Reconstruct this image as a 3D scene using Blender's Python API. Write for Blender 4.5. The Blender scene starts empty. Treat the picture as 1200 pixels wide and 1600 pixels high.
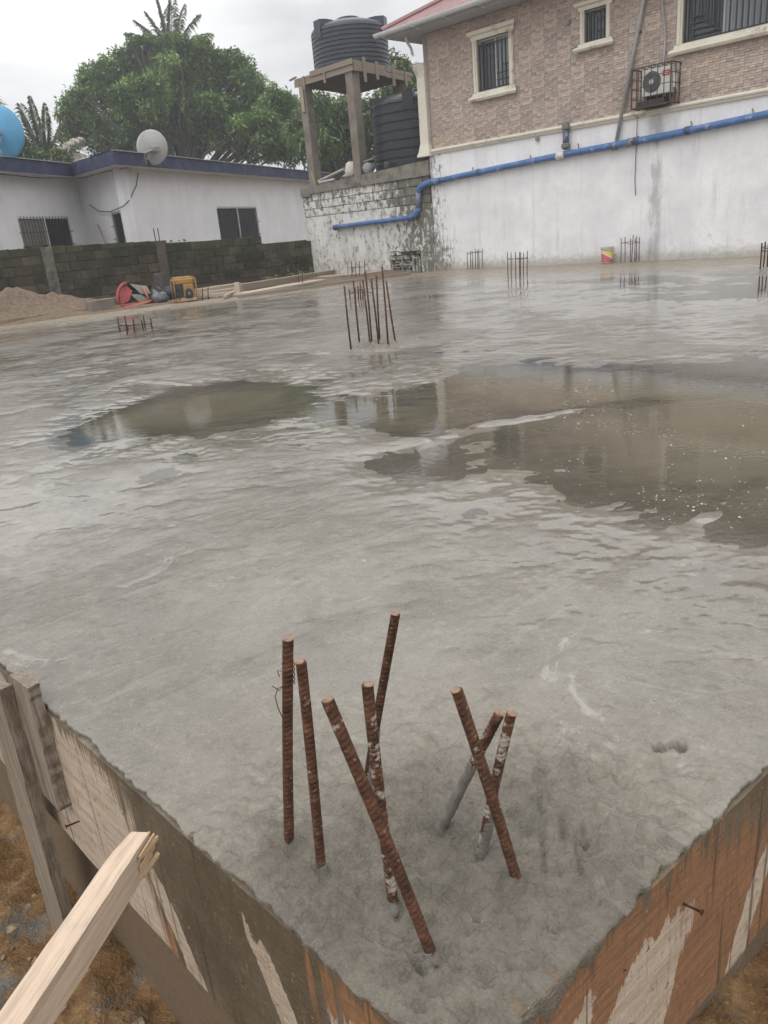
import bpy, math, random
import numpy as np
from mathutils import Vector, Matrix

scene = bpy.context.scene
random.seed(7)
RNG = np.random.default_rng(7)

# ------------------------------------------------------------------ camera
EYE = np.array([0.0, 0.0, 1.0])            # one metre above the wet slab
PITCH, ROLL, FOC = math.radians(20), math.radians(5.4), 1200.0
FW = np.array([0, math.cos(PITCH), -math.sin(PITCH)])
RT = np.array([1.0, 0, 0])
DN = -np.cross(RT, FW)
IX = math.cos(ROLL) * RT + math.sin(ROLL) * DN
IY = -math.sin(ROLL) * RT + math.cos(ROLL) * DN
cam_data = bpy.data.cameras.new('camera')
cam_data.sensor_fit = 'VERTICAL'
cam_data.sensor_height = 32.0
cam_data.lens = FOC / 1600 * 32.0
cam_data.clip_start = 0.02
cam_data.clip_end = 3000
cam = bpy.data.objects.new('camera', cam_data)
scene.collection.objects.link(cam)
m = Matrix.Identity(4)
for i in range(3):
    m[i][0] = IX[i]; m[i][1] = -IY[i]; m[i][2] = -FW[i]; m[i][3] = EYE[i]
cam.matrix_world = m
scene.camera = cam

# ------------------------------------------------------------------ sky, sun, exposure
SUN_EL, SUN_ROT = math.radians(62), math.radians(215)
world = bpy.data.worlds.new('World')
scene.world = world
world.use_nodes = True
wt = world.node_tree
for nd in list(wt.nodes):
    wt.nodes.remove(nd)
wo = wt.nodes.new('ShaderNodeOutputWorld')
bg = wt.nodes.new('ShaderNodeBackground')
sky = wt.nodes.new('ShaderNodeTexSky')
sky.sky_type = 'NISHITA'; sky.sun_disc = False
sky.sun_elevation = SUN_EL; sky.sun_rotation = SUN_ROT
tc = wt.nodes.new('ShaderNodeTexCoord')
sep = wt.nodes.new('ShaderNodeSeparateXYZ')
wt.links.new(tc.outputs['Generated'], sep.inputs[0])
mp = wt.nodes.new('ShaderNodeMapping'); mp.inputs['Scale'].default_value = (1.0, 1.0, 2.6)
mp.inputs['Location'].default_value = (0.35, 0.2, 0.1)
wt.links.new(tc.outputs['Generated'], mp.inputs[0])
nz = wt.nodes.new('ShaderNodeTexNoise'); nz.inputs['Scale'].default_value = 2.3
nz.inputs['Detail'].default_value = 5; nz.inputs['Roughness'].default_value = 0.5
wt.links.new(mp.outputs[0], nz.inputs[0])
rp = wt.nodes.new('ShaderNodeValToRGB')
rp.color_ramp.elements[0].position = 0.38; rp.color_ramp.elements[0].color = (0.55, 0.553, 0.565, 1)
rp.color_ramp.elements[1].position = 0.60; rp.color_ramp.elements[1].color = (0.93, 0.925, 0.92, 1)
wt.links.new(nz.outputs[0], rp.inputs[0])
# overcast sky: brighter overhead than at the horizon
el = wt.nodes.new('ShaderNodeMapRange'); el.inputs[1].default_value = 0.0; el.inputs[2].default_value = 1.0
el.inputs[3].default_value = 0.86; el.inputs[4].default_value = 2.3
wt.links.new(sep.outputs['Z'], el.inputs[0])
mu = wt.nodes.new('ShaderNodeVectorMath'); mu.operation = 'SCALE'
wt.links.new(rp.outputs[0], mu.inputs[0]); wt.links.new(el.outputs[0], mu.inputs['Scale'])
sk = wt.nodes.new('ShaderNodeVectorMath'); sk.operation = 'SCALE'; sk.inputs['Scale'].default_value = 0.08
wt.links.new(sky.outputs[0], sk.inputs[0])
mx = wt.nodes.new('ShaderNodeMix'); mx.data_type = 'RGBA'; mx.inputs[0].default_value = 0.93
wt.links.new(sk.outputs[0], mx.inputs[6]); wt.links.new(mu.outputs[0], mx.inputs[7])
wt.links.new(mx.outputs[2], bg.inputs['Color'])
bg.inputs['Strength'].default_value = 1.0
wt.links.new(bg.outputs[0], wo.inputs[0])
sun_data = bpy.data.lights.new('sun', 'SUN')
sun_data.energy = 0.6; sun_data.angle = math.radians(40); sun_data.color = (1.0, 0.96, 0.9)
sun = bpy.data.objects.new('sun', sun_data)
scene.collection.objects.link(sun)
sd = Vector((math.sin(SUN_ROT) * math.cos(SUN_EL), math.cos(SUN_ROT) * math.cos(SUN_EL), math.sin(SUN_EL)))
sun.rotation_euler = sd.to_track_quat('Z', 'Y').to_euler()
sun.location = (0, 0, 30)
scene.view_settings.view_transform = 'Standard'
scene.view_settings.look = 'None'
scene.view_settings.gamma = 1.0
scene.view_settings.use_curve_mapping = False
scene.view_settings.exposure = 0.30
scene.cycles.use_denoising = True

# ------------------------------------------------------------------ measuring helpers (photo survey -> metres)
def ray(x, y):
    return FW + IX * (x - 600) / FOC + IY * (y - 800) / FOC
def on_z(x, y, z=0.0):
    d = ray(x, y); return EYE + d * ((z - EYE[2]) / d[2])
def on_plane(x, y, P, n):
    d = ray(x, y); return EYE + d * (np.dot(np.asarray(P) - EYE, n) / np.dot(d, n))
def at_depth(x, y, D):
    return EYE + ray(x, y) * D
def on_y(x, y, Y):
    return on_plane(x, y, (0, Y, 0), np.array([0, 1.0, 0]))
# the frame of the tall white wall: s along it, off towards the slab, z up
WA = on_z(690, 422); WB = on_z(1200, 400)
WS = (WB - WA) / np.linalg.norm(WB - WA)
WN = np.array([WS[1], -WS[0], 0.0])
WANG = math.atan2(WS[1], WS[0])
def wall_sz(x, y, off=0.0):
    q = on_plane(x, y, WA + WN * off, WN)
    return float(np.dot(q - WA, WS)), float(q[2])
def wall_pt(s, off, z):
    return WA + WS * s + WN * off + np.array([0, 0, z])
def sz_local(s, off, z):                    # local point of an object that carries the wall frame
    return (s, -off, z)

# ------------------------------------------------------------------ object helpers
COL = scene.collection
def tag(o, label=None, cat=None, group=None, kind=None):
    if label: o['label'] = label
    if cat: o['category'] = cat
    if group: o['group'] = group
    if kind: o['kind'] = kind
    return o
def thing(name, label, cat, loc=(0, 0, 0), rz=0.0, group=None):
    o = bpy.data.objects.new(name, None); COL.objects.link(o)
    o.empty_display_size = 0.2
    o.location = loc; o.rotation_euler = (0, 0, rz)
    return tag(o, label, cat, group)
def copy_tree(o, parent=None):
    c = o.copy(); COL.objects.link(c)
    if parent is not None: c.parent = parent
    for ch in [k for k in o.children]:
        copy_tree(ch, c)
    return c

class MB:
    """collects simple shapes and links them as ONE mesh object"""
    def __init__(self):
        self.v = []; self.f = []
    def add(self, vs, fs):
        b = len(self.v)
        self.v += [tuple(p) for p in vs]
        self.f += [tuple(i + b for i in q) for q in fs]
        return self
    def box(self, c, s, M=None, bev=0.0):
        x, y, z = s[0] / 2, s[1] / 2, s[2] / 2
        if bev <= 0:
            vs = [(-x, -y, -z), (x, -y, -z), (x, y, -z), (-x, y, -z), (-x, -y, z), (x, -y, z), (x, y, z), (-x, y, z)]
            fs = [(0, 3, 2, 1), (4, 5, 6, 7), (0, 1, 5, 4), (1, 2, 6, 5), (2, 3, 7, 6), (3, 0, 4, 7)]
        else:
            b = bev
            def ring(zz, i):
                X, Y = x - i, y - i
                return [(-X + b, -Y, zz), (X - b, -Y, zz), (X, -Y + b, zz), (X, Y - b, zz), (X - b, Y, zz), (-X + b, Y, zz), (-X, Y - b, zz), (-X, -Y + b, zz)]
            rs = [ring(-z, b), ring(-z + b, 0), ring(z - b, 0), ring(z, b)]
            vs = sum(rs, []); fs = [tuple(range(7, -1, -1)), tuple(range(24, 32))]
            for r in range(3):
                for k in range(8):
                    fs.append((r * 8 + k, r * 8 + (k + 1) % 8, (r + 1) * 8 + (k + 1) % 8, (r + 1) * 8 + k))
        if M is not None:
            vs = [tuple(M @ Vector(p)) for p in vs]
        return self.add([(p[0] + c[0], p[1] + c[1], p[2] + c[2]) for p in vs], fs)
    def bar(self, a, b, w, h=None, up=(0, 0, 1), bev=0.0, ext=0.0):
        a, b = Vector(a), Vector(b); h = h or w
        d = (b - a); L = d.length; d.normalize()
        u = Vector(up)
        if abs(d.dot(u)) > 0.95: u = Vector((1, 0, 0)) if abs(d.x) < 0.9 else Vector((0, 1, 0))
        sx = d.cross(u).normalized(); uz = sx.cross(d).normalized()
        M = Matrix((sx, d, uz)).transposed()
        return self.box((a + b) / 2, (w, L + ext, h), M, bev)
    def tube(self, pts, r, seg=8, caps=True, rs=None):
        P = [Vector(p) for p in pts]; n = len(P); vs = []; fs = []
        prev = None
        for i, p in enumerate(P):
            d = (P[min(i + 1, n - 1)] - P[max(i - 1, 0)]).normalized()
            if prev is None:
                u = Vector((0, 0, 1)) if abs(d.z) < 0.9 else Vector((1, 0, 0))
                x = d.cross(u).normalized()
            else:
                x = (prev - d * prev.dot(d)).normalized()
            prev = x; y = d.cross(x)
            rr = rs[i] if rs else r
            for k in range(seg):
                t = 2 * math.pi * k / seg
                vs.append(p + x * (rr * math.cos(t)) + y * (rr * math.sin(t)))
        for i in range(n - 1):
            for k in range(seg):
                fs.append((i * seg + k, i * seg + (k + 1) % seg, (i + 1) * seg + (k + 1) % seg, (i + 1) * seg + k))
        if caps:
            fs.append(tuple(range(seg - 1, -1, -1))); fs.append(tuple(range((n - 1) * seg, n * seg)))
        return self.add(vs, fs)
    def lathe(self, prof, seg=24, c=(0, 0, 0), M=None, caps=True):
        vs = []; fs = []; n = len(prof)
        for (r, z) in prof:
            for k in range(seg):
                t = 2 * math.pi * k / seg
                p = Vector((r * math.cos(t), r * math.sin(t), z))
                if M is not None: p = M @ p
                vs.append((p[0] + c[0], p[1] + c[1], p[2] + c[2]))
        for i in range(n - 1):
            for k in range(seg):
                fs.append((i * seg + k, i * seg + (k + 1) % seg, (i + 1) * seg + (k + 1) % seg, (i + 1) * seg + k))
        if caps:
            fs.append(tuple(range(seg - 1, -1, -1))); fs.append(tuple(range((n - 1) * seg, n * seg)))
        return self.add(vs, fs)
    def prism(self, poly, z0, z1):
        n = len(poly)
        zz0 = z0 if hasattr(z0, '__len__') else [z0] * n
        zz1 = z1 if hasattr(z1, '__len__') else [z1] * n
        ar = sum(poly[i][0] * poly[(i + 1) % n][1] - poly[(i + 1) % n][0] * poly[i][1] for i in range(n))
        idx = list(range(n)) if ar > 0 else list(range(n - 1, -1, -1))
        vs = [(poly[i][0], poly[i][1], zz0[i]) for i in idx] + [(poly[i][0], poly[i][1], zz1[i]) for i in idx]
        fs = [tuple(range(n - 1, -1, -1)), tuple(range(n, 2 * n))]
        fs += [(i, (i + 1) % n, n + (i + 1) % n, n + i) for i in range(n)]
        return self.add(vs, fs)
    def ball(self, c, r, seg=10, rings=7, squash=1.0, jitter=0.0):
        prof = [(max(1e-4, r * math.sin(math.pi * i / rings)), -r * squash * math.cos(math.pi * i / rings)) for i in range(rings + 1)]
        b = len(self.v)
        self.lathe(prof, seg, c)
        if jitter:
            for i in range(b, len(self.v)):
                p = self.v[i]
                self.v[i] = tuple(p[k] + random.uniform(-jitter, jitter) for k in range(3))
        return self
    def mesh(self, name, mat, smooth=False):
        me = bpy.data.meshes.new(name)
        me.from_pydata(self.v, [], self.f)
        if mat is not None: me.materials.append(mat)
        if smooth: me.polygons.foreach_set('use_smooth', [True] * len(me.polygons))
        me.update()
        return me
    def build(self, name, mat, parent=None, smooth=False, loc=None):
        return link(name, self.mesh(name, mat, smooth), parent, loc)
def link(name, me, parent=None, loc=None, rot=None):
    o = bpy.data.objects.new(name, me); COL.objects.link(o)
    if parent is not None: o.parent = parent
    if loc is not None: o.location = loc
    if rot is not None: o.rotation_euler = rot
    return o
def np_mesh(name, V, F, mat, smooth=True, attr=None):
    V = np.ascontiguousarray(V, dtype=np.float32); F = np.ascontiguousarray(F, dtype=np.int32)
    me = bpy.data.meshes.new(name)
    k = F.shape[1]
    me.vertices.add(len(V)); me.vertices.foreach_set('co', V.ravel())
    me.loops.add(F.size); me.loops.foreach_set('vertex_index', F.ravel())
    me.polygons.add(len(F))
    me.polygons.foreach_set('loop_start', np.arange(0, F.size, k, dtype=np.int32))
    me.update(calc_edges=True)
    me.polygons.foreach_set('use_smooth', np.full(len(F), smooth, dtype=bool))
    if attr:
        for an, vals in attr.items():
            a = me.attributes.new(an, 'FLOAT', 'POINT'); a.data.foreach_set('value', np.ascontiguousarray(vals, dtype=np.float32))
    if mat is not None: me.materials.append(mat)
    me.update()
    return me
def grid_faces(nu, nv):
    i = np.arange(nu - 1)[:, None] * nv + np.arange(nv - 1)[None, :]
    return np.stack([i, i + nv, i + nv + 1, i + 1], -1).reshape(-1, 4)

# ------------------------------------------------------------------ numpy noise
_perm = np.random.default_rng(3).permutation(512)
_grad = np.random.default_rng(4).uniform(0, 2 * np.pi, 512)
def perlin(x, y):
    xi = np.floor(x).astype(np.int64); yi = np.floor(y).astype(np.int64)
    xf = x - xi; yf = y - yi
    def g(ix, iy, fx, fy):
        h = _perm[(_perm[ix & 511] + iy) & 511]; a = _grad[h]
        return np.cos(a) * fx + np.sin(a) * fy
    u = xf * xf * xf * (xf * (xf * 6 - 15) + 10); v = yf * yf * yf * (yf * (yf * 6 - 15) + 10)
    a = g(xi, yi, xf, yf); b = g(xi + 1, yi, xf - 1, yf)
    c = g(xi, yi + 1, xf, yf - 1); d = g(xi + 1, yi + 1, xf - 1, yf - 1)
    return (a + u * (b - a)) * (1 - v) + (c + u * (d - c)) * v
def fbm(x, y, octv=4, gain=0.5):
    s = 0; a = 1.0; f = 1.0
    for k in range(octv):
        s = s + a * perlin(x * f + 17.3 * k, y * f + 9.1 * k); a *= gain; f *= 2.03
    return s * 1.4
def sstep(a, b, x):
    t = np.clip((x - a) / (b - a), 0, 1); return t * t * (3 - 2 * t)

# ------------------------------------------------------------------ material helpers
class NT:
    def __init__(self, name):
        self.m = bpy.data.materials.new(name); self.m.use_nodes = True
        self.t = self.m.node_tree
        self.b = self.t.nodes['Principled BSDF']; self.out = self.t.nodes['Material Output']
    def n(self, typ, **kw):
        nd = self.t.nodes.new(typ)
        for k, v in kw.items(): setattr(nd, k, v)
        return nd
    def l(self, a, b): self.t.links.new(a, b)
    def pos(self, obj=None):
        if obj is None: return self.n('ShaderNodeNewGeometry').outputs['Position']
        t = self.n('ShaderNodeTexCoord')
        if obj != 'self': t.object = obj
        return t.outputs['Object']
    def noise(self, vec, scale, detail=4, rough=0.55, stretch=None, loc=None, dist=0.0):
        if stretch is not None or loc is not None:
            mpn = self.n('ShaderNodeMapping')
            if stretch: mpn.inputs['Scale'].default_value = stretch
            if loc: mpn.inputs['Location'].default_value = loc
            self.l(vec, mpn.inputs[0]); vec = mpn.outputs[0]
        nd = self.n('ShaderNodeTexNoise'); nd.inputs['Scale'].default_value = scale
        nd.inputs['Detail'].default_value = detail; nd.inputs['Roughness'].default_value = rough
        nd.inputs['Distortion'].default_value = dist
        self.l(vec, nd.inputs['Vector']); return nd.outputs['Fac']
    def ramp(self, fac, stops):
        r = self.n('ShaderNodeValToRGB'); e = r.color_ramp.elements
        while len(e) < len(stops): e.new(0.5)
        for k, (p, c) in enumerate(stops):
            e[k].position = p
            e[k].color = (c, c, c, 1) if not hasattr(c, '__len__') else (c[0], c[1], c[2], 1)
        self.l(fac, r.inputs[0]); return r.outputs[0]
    def rng(self, fac, a, b, c=0.0, d=1.0):
        r = self.n('ShaderNodeMapRange'); r.interpolation_type = 'SMOOTHSTEP'
        for k, v in enumerate((a, b, c, d)): r.inputs[k + 1].default_value = v
        self.l(fac, r.inputs[0]); return r.outputs[0]
    def math(self, op, a, b=None):
        r = self.n('ShaderNodeMath', operation=op)
        for k, v in enumerate((a, b)):
            if v is None: continue
            if isinstance(v, (int, float)): r.inputs[k].default_value = v
            else: self.l(v, r.inputs[k])
        return r.outputs[0]
    def mix(self, fac, a, b, mode='MIX'):
        r = self.n('ShaderNodeMix', data_type='RGBA', blend_type=mode)
        for k, v in ((0, fac), (6, a), (7, b)):
            if isinstance(v, (int, float)): r.inputs[k].default_value = v if k == 0 else (v, v, v, 1)
            elif isinstance(v, (tuple, list)): r.inputs[k].default_value = (v[0], v[1], v[2], 1)
            else: self.l(v, r.inputs[k])
        return r.outputs[2]
    def sepv(self, vec):
        s = self.n('ShaderNodeSeparateXYZ'); self.l(vec, s.inputs[0]); return s.outputs
    def col(self, c):
        if isinstance(c, (tuple, list)): self.b.inputs['Base Color'].default_value = (c[0], c[1], c[2], 1)
        else: self.l(c, self.b.inputs['Base Color'])
    def rough(self, r):
        if isinstance(r, (int, float)): self.b.inputs['Roughness'].default_value = r
        else: self.l(r, self.b.inputs['Roughness'])
    def bump(self, h, strength=0.3, dist=0.01):
        bn = self.n('ShaderNodeBump'); bn.inputs['Strength'].default_value = strength; bn.inputs['Distance'].default_value = dist
        self.l(h, bn.inputs['Height']); self.l(bn.outputs[0], self.b.inputs['Normal'])
    def set(self, **kw):
        for k, v in kw.items(): self.b.inputs[k.replace('_', ' ')].default_value = v
def simple(name, c, rough=0.6, var=0.25, scale=6.0, metal=0.0, bump=0.0, dirt=None, dirt_amt=0.35, spec=0.4, obj=None, stretch=None):
    t = NT(name); p = t.pos(obj)
    nA = t.noise(p, scale, 5, 0.6, stretch)
    c0 = tuple(x * (1 - var) for x in c); c1 = tuple(min(1, x * (1 + var)) for x in c)
    base = t.ramp(nA, [(0.3, c0), (0.7, c1)])
    if dirt is not None:
        nB = t.noise(p, scale * 0.6, 6, 0.7, loc=(3, 5, 1))
        base = t.mix(t.rng(nB, 0.66 - dirt_amt * 0.5, 0.78 - dirt_amt * 0.4), base, dirt)
    t.col(base); t.rough(rough); t.set(Metallic=metal, Specular_IOR_Level=spec)
    if bump: t.bump(t.noise(p, scale * 5, 6, 0.65), bump, 0.02)
    return t.m

# ================================================================== MATERIALS
def mat_slab():
    t = NT('wet_concrete'); p = t.pos()
    at = t.n('ShaderNodeAttribute', attribute_name='dry').outputs['Fac']
    stiff = t.n('ShaderNodeAttribute', attribute_name='stiff').outputs['Fac']
    film = t.n('ShaderNodeAttribute', attribute_name='film').outputs['Fac']
    def rot(a):
        r = t.n('ShaderNodeVectorRotate', rotation_type='Z_AXIS'); r.inputs['Angle'].default_value = a; t.l(p, r.inputs['Vector']); return r.outputs[0]
    n1 = t.noise(p, 0.9, 6, 0.62, dist=0.6)
    n2 = t.noise(p, 7.0, 6, 0.68, loc=(4, 2, 0))
    n3 = t.noise(p, 75.0, 4, 0.65)
    s1 = t.noise(rot(0.62), 1.0, 7, 0.66, stretch=(0.9, 9.0, 1), dist=1.1)      # trowel sweeps
    s2 = t.noise(rot(-0.7), 1.0, 6, 0.64, stretch=(1.1, 11.0, 1), loc=(3, 8, 0), dist=1.4)
    msk = t.rng(t.noise(p, 0.7, 3, 0.5, loc=(7, 7, 0)), 0.45, 0.55)
    sw = t.math('ADD', t.math('MULTIPLY', s1, msk), t.math('MULTIPLY', s2, t.math('SUBTRACT', 1.0, msk)))
    c = t.ramp(n1, [(0.3, (0.118, 0.105, 0.083)), (0.5, (0.165, 0.149, 0.122)), (0.72, (0.232, 0.213, 0.181))])
    c = t.mix(t.rng(sw, 0.54, 0.72, 0, 0.35), c, (0.300, 0.278, 0.243))
    c = t.mix(t.rng(sw, 0.46, 0.30, 0, 0.35), c, (0.095, 0.082, 0.064))
    c = t.mix(t.rng(n2, 0.56, 0.74, 0, 0.45), c, (0.285, 0.262, 0.220))
    c = t.mix(t.rng(n2, 0.46, 0.28, 0, 0.5), c, (0.095, 0.083, 0.062))
    c = t.mix(t.rng(n3, 0.58, 0.74, 0, 0.45), c, (0.062, 0.054, 0.041))
    n5 = t.noise(p, 24.0, 9, 0.82, loc=(2, 2, 0)); n6 = t.noise(p, 190.0, 3, 0.6, loc=(1, 6, 0)); n7 = t.noise(p, 46.0, 7, 0.8, stretch=(1, 1.4, 1), loc=(8, 3, 0))
    c = t.mix(t.rng(n5, 0.52, 0.66, 0, 0.26), c, (0.315, 0.288, 0.245))
    c = t.mix(t.rng(n5, 0.48, 0.34, 0, 0.34), c, (0.082, 0.070, 0.054))
    c = t.mix(t.rng(n7, 0.57, 0.63, 0, 0.26), c, (0.34, 0.315, 0.27))
    c = t.mix(t.rng(n6, 0.58, 0.70, 0, 0.40), c, (0.055, 0.047, 0.036))
    c = t.mix(t.rng(n6, 0.42, 0.30, 0, 0.35), c, (0.36, 0.335, 0.29))
    n4 = t.noise(p, 2.2, 7, 0.75, loc=(9, 1, 0), dist=1.4)
    c = t.mix(t.rng(n4, 0.61, 0.68, 0, 0.5), c, (0.36, 0.345, 0.31))
    c = t.mix(t.math('MULTIPLY', at, 0.85), c, t.ramp(n2, [(0.3, (0.20, 0.158, 0.108)), (0.7, (0.29, 0.243, 0.180))]))
    c = t.mix(t.math('MULTIPLY', stiff, 0.45), c, t.ramp(n5, [(0.30, (0.125, 0.109, 0.083)), (0.5, (0.245, 0.218, 0.174)), (0.70, (0.335, 0.302, 0.248))]))
    t.col(c)
    r = t.math('ADD', t.rng(sw, 0.38, 0.62, 0.27, 0.10), t.math('MULTIPLY', at, 0.2))
    r = t.math('MULTIPLY', r, t.math('SUBTRACT', 1.0, t.math('MULTIPLY', film, 0.80)))
    t.rough(r); t.set(Specular_IOR_Level=0.5)
    wv = t.noise(p, 9.0, 7, 0.66, stretch=(1.0, 1.6, 1), dist=1.0)
    f1 = t.noise(p, 150.0, 4, 0.72); f2 = t.noise(p, 42.0, 6, 0.68)
    h = t.math('ADD', t.math('MULTIPLY', wv, 1.0), t.math('MULTIPLY', f2, 0.55))
    h = t.math('ADD', h, t.math('MULTIPLY', sw, 1.1))
    h = t.math('ADD', h, t.math('MULTIPLY', f1, t.math('ADD', 0.20, t.math('MULTIPLY', stiff, 0.35))))
    bn = t.n('ShaderNodeBump'); bn.inputs['Distance'].default_value = 0.022
    t.l(t.math('MULTIPLY', t.math('ADD', 0.34, t.math('MULTIPLY', stiff, 0.7)), t.math('SUBTRACT', 1.0, t.math('MULTIPLY', film, 0.95))), bn.inputs['Strength'])
    t.l(h, bn.inputs['Height']); t.l(bn.outputs[0], t.b.inputs['Normal'])
    return t.m
def mat_water():
    t = NT('murky_water')
    d = t.n('ShaderNodeAttribute', attribute_name='depth').outputs['Fac']
    p = t.pos()
    n1 = t.noise(p, 2.5, 4, 0.5)
    dif = t.n('ShaderNodeBsdfDiffuse')
    t.l(t.ramp(n1, [(0.3, (0.170, 0.148, 0.103)), (0.7, (0.215, 0.190, 0.138))]), dif.inputs['Color'])
    tr = t.n('ShaderNodeBsdfTransparent'); tr.inputs[0].default_value = (1.0, 0.995, 0.985, 1)
    body = t.n('ShaderNodeMixShader')
    t.l(t.rng(d, 0.0, 0.022, 0.08, 0.62), body.inputs[0]); t.l(tr.outputs[0], body.inputs[1]); t.l(dif.outputs[0], body.inputs[2])
    gl = t.n('ShaderNodeBsdfGlossy'); gl.inputs['Roughness'].default_value = 0.035
    bn = t.n('ShaderNodeBump'); bn.inputs['Strength'].default_value = 0.10; bn.inputs['Distance'].default_value = 0.004
    t.l(t.noise(p, 26.0, 3, 0.5), bn.inputs['Height']); t.l(bn.outputs[0], gl.inputs['Normal'])
    fr = t.n('ShaderNodeFresnel'); fr.inputs['IOR'].default_value = 1.52
    fin = t.n('ShaderNodeMixShader')
    t.l(fr.outputs[0], fin.inputs[0]); t.l(body.outputs[0], fin.inputs[1]); t.l(gl.outputs[0], fin.inputs[2])
    t.l(fin.outputs[0], t.out.inputs['Surface'])
    return t.m
def mat_ground():
    t = NT('sandy_earth'); p = t.pos()
    n1 = t.noise(p, 2.2, 6, 0.65); n2 = t.noise(p, 14.0, 6, 0.7); n3 = t.noise(p, 90.0, 3, 0.6)
    c = t.ramp(n2, [(0.25, (0.060, 0.034, 0.017)), (0.5, (0.185, 0.105, 0.046)), (0.75, (0.34, 0.225, 0.115))])
    c = t.mix(t.rng(n1, 0.54, 0.62), c, t.ramp(n2, [(0.3, (0.085, 0.078, 0.065)), (0.7, (0.17, 0.16, 0.14))]))
    c = t.mix(t.rng(n3, 0.6, 0.75, 0, 0.5), c, (0.5, 0.38, 0.24))
    far = t.rng(t.sepv(p)[1], 7.0, 11.0)
    c = t.mix(far, c, t.ramp(n2, [(0.25, (0.075, 0.050, 0.034)), (0.5, (0.160, 0.116, 0.082)), (0.75, (0.26, 0.20, 0.148))]))
    t.col(c); t.rough(0.85); t.set(Specular_IOR_Level=0.25)
    t.bump(t.math('ADD', n2, t.math('MULTIPLY', n3, 0.5)), 0.8, 0.03)
    return t.m
def mat_form(name, base_wood, right=False):
    """shuttering board: wood, streaked with cement slurry that ran down its face (x from the corner, z up)"""
    t = NT(name); p = t.pos('self'); s = t.sepv(p)
    grain = t.noise(p, 5.0, 7, 0.7, stretch=(1.2, 1, 22))
    st = t.noise(p, 1.0, 7, 0.68, stretch=(15, 1, 1.2))
    st2 = t.noise(p, 1.0, 7, 0.66, stretch=(34, 1, 1.9), loc=(3, 0, 1))
    dr = t.noise(p, 1.0, 5, 0.55, stretch=(24, 1, 0.55), loc=(8, 0, 0))
    fine = t.noise(p, 1.0, 7, 0.75, stretch=(75, 1, 10), loc=(2, 0, 5))
    sp = t.noise(p, 95.0, 3, 0.6); sp2 = t.noise(p, 60.0, 3, 0.55, loc=(5, 1, 2)); bl = t.noise(p, 8.0, 7, 0.75)
    ragged = t.math('SUBTRACT', st, 0.5)
    wood = t.ramp(grain, [(0.25, tuple(v * 0.6 for v in base_wood)), (0.5, base_wood), (0.75, tuple(min(1, v * 1.3) for v in base_wood))])
    wood = t.mix(t.rng(bl, 0.5, 0.72, 0, 0.55), wood, (0.13, 0.085, 0.052))
    white = t.ramp(t.noise(p, 1.0, 7, 0.75, stretch=(5, 1, 40)), [(0.3, (0.34, 0.255, 0.18)), (0.5, (0.50, 0.415, 0.33)), (0.75, (0.62, 0.55, 0.47))])
    white = t.mix(t.rng(bl, 0.54, 0.7, 0, 0.55), white, (0.30, 0.20, 0.125))
    slurry = t.ramp(bl, [(0.28, (0.075, 0.061, 0.042)), (0.5, (0.115, 0.095, 0.066)), (0.75, (0.185, 0.156, 0.115))])
    def patch(x, w, ztop, amp=0.9):
        xx = t.math('ADD', s[0], t.math('MULTIPLY', t.math('ADD', s[2], 0.22), -0.45))
        k = t.math('MULTIPLY', t.rng(t.math('ABSOLUTE', t.math('SUBTRACT', xx, x)), w * 1.5, 0.0), t.rng(s[2], ztop + 0.06, ztop - 0.16))
        nn = t.math('ADD', t.math('MULTIPLY', ragged, amp), t.math('ADD', t.math('MULTIPLY', t.math('SUBTRACT', st2, 0.5), 0.8), t.math('MULTIPLY', t.math('SUBTRACT', bl, 0.5), 0.7)))
        return t.rng(t.math('ADD', k, nn), 0.44, 0.48)
    if right:
        base = t.mix(t.math('MAXIMUM', patch(0.40, 0.15, -0.07), t.math('MAXIMUM', patch(0.19, 0.06, -0.07), patch(0.82, 0.05, -0.14, 0.8))), wood, white)
        top = t.math('ADD', t.math('MULTIPLY', s[2], 2.6), t.math('ADD', t.math('MULTIPLY', t.math('SUBTRACT', st2, 0.5), 1.9), t.rng(s[0], 0.45, 0.95, -0.02, 0.50)))
        base = t.mix(t.math('MULTIPLY', t.rng(top, -0.12, 0.10), 0.88), base, slurry)
        base = t.mix(t.math('MULTIPLY', t.rng(dr, 0.585, 0.635), 0.7), base, (0.058, 0.047, 0.034))
    else:
        base = t.mix(patch(0.12, 0.13, -0.06), wood, white)
        base = t.mix(t.math('MAXIMUM', patch(0.385, 0.045, -0.05, 1.0), patch(0.83, 0.05, -0.16, 0.8)), base, white)
        bleached = t.rng(t.math('ADD', s[0], t.math('MULTIPLY', ragged, 0.5)), 0.80, 0.87)
        base = t.mix(bleached, base, white)
        a = t.math('ADD', s[0], t.math('MULTIPLY', t.math('SUBTRACT', st2, 0.5), 0.75)); a = t.math('ADD', a, t.math('MULTIPLY', s[2], 0.10))
        b2 = t.math('ADD', s[0], t.math('MULTIPLY', t.math('SUBTRACT', st2, 0.5), 0.85)); b2 = t.math('ADD', b2, t.math('MULTIPLY', s[2], -0.42))
        k = t.math('MULTIPLY', t.rng(a, 0.20, 0.27), t.rng(b2, 1.01, 0.93))
        k = t.math('MULTIPLY', k, t.math('SUBTRACT', 1.0, t.math('MAXIMUM', patch(0.385, 0.045, -0.05, 1.0), t.math('MULTIPLY', patch(0.83, 0.05, -0.16, 0.8), 0.9))))
        base = t.mix(t.math('MULTIPLY', k, 0.96), base, slurry)
        top = t.math('ADD', t.math('MULTIPLY', s[2], 9.0), t.math('MULTIPLY', t.math('SUBTRACT', st2, 0.5), 2.4))
        base = t.mix(t.math('MULTIPLY', t.rng(top, -0.45, -0.1), 0.85), base, slurry)
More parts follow.
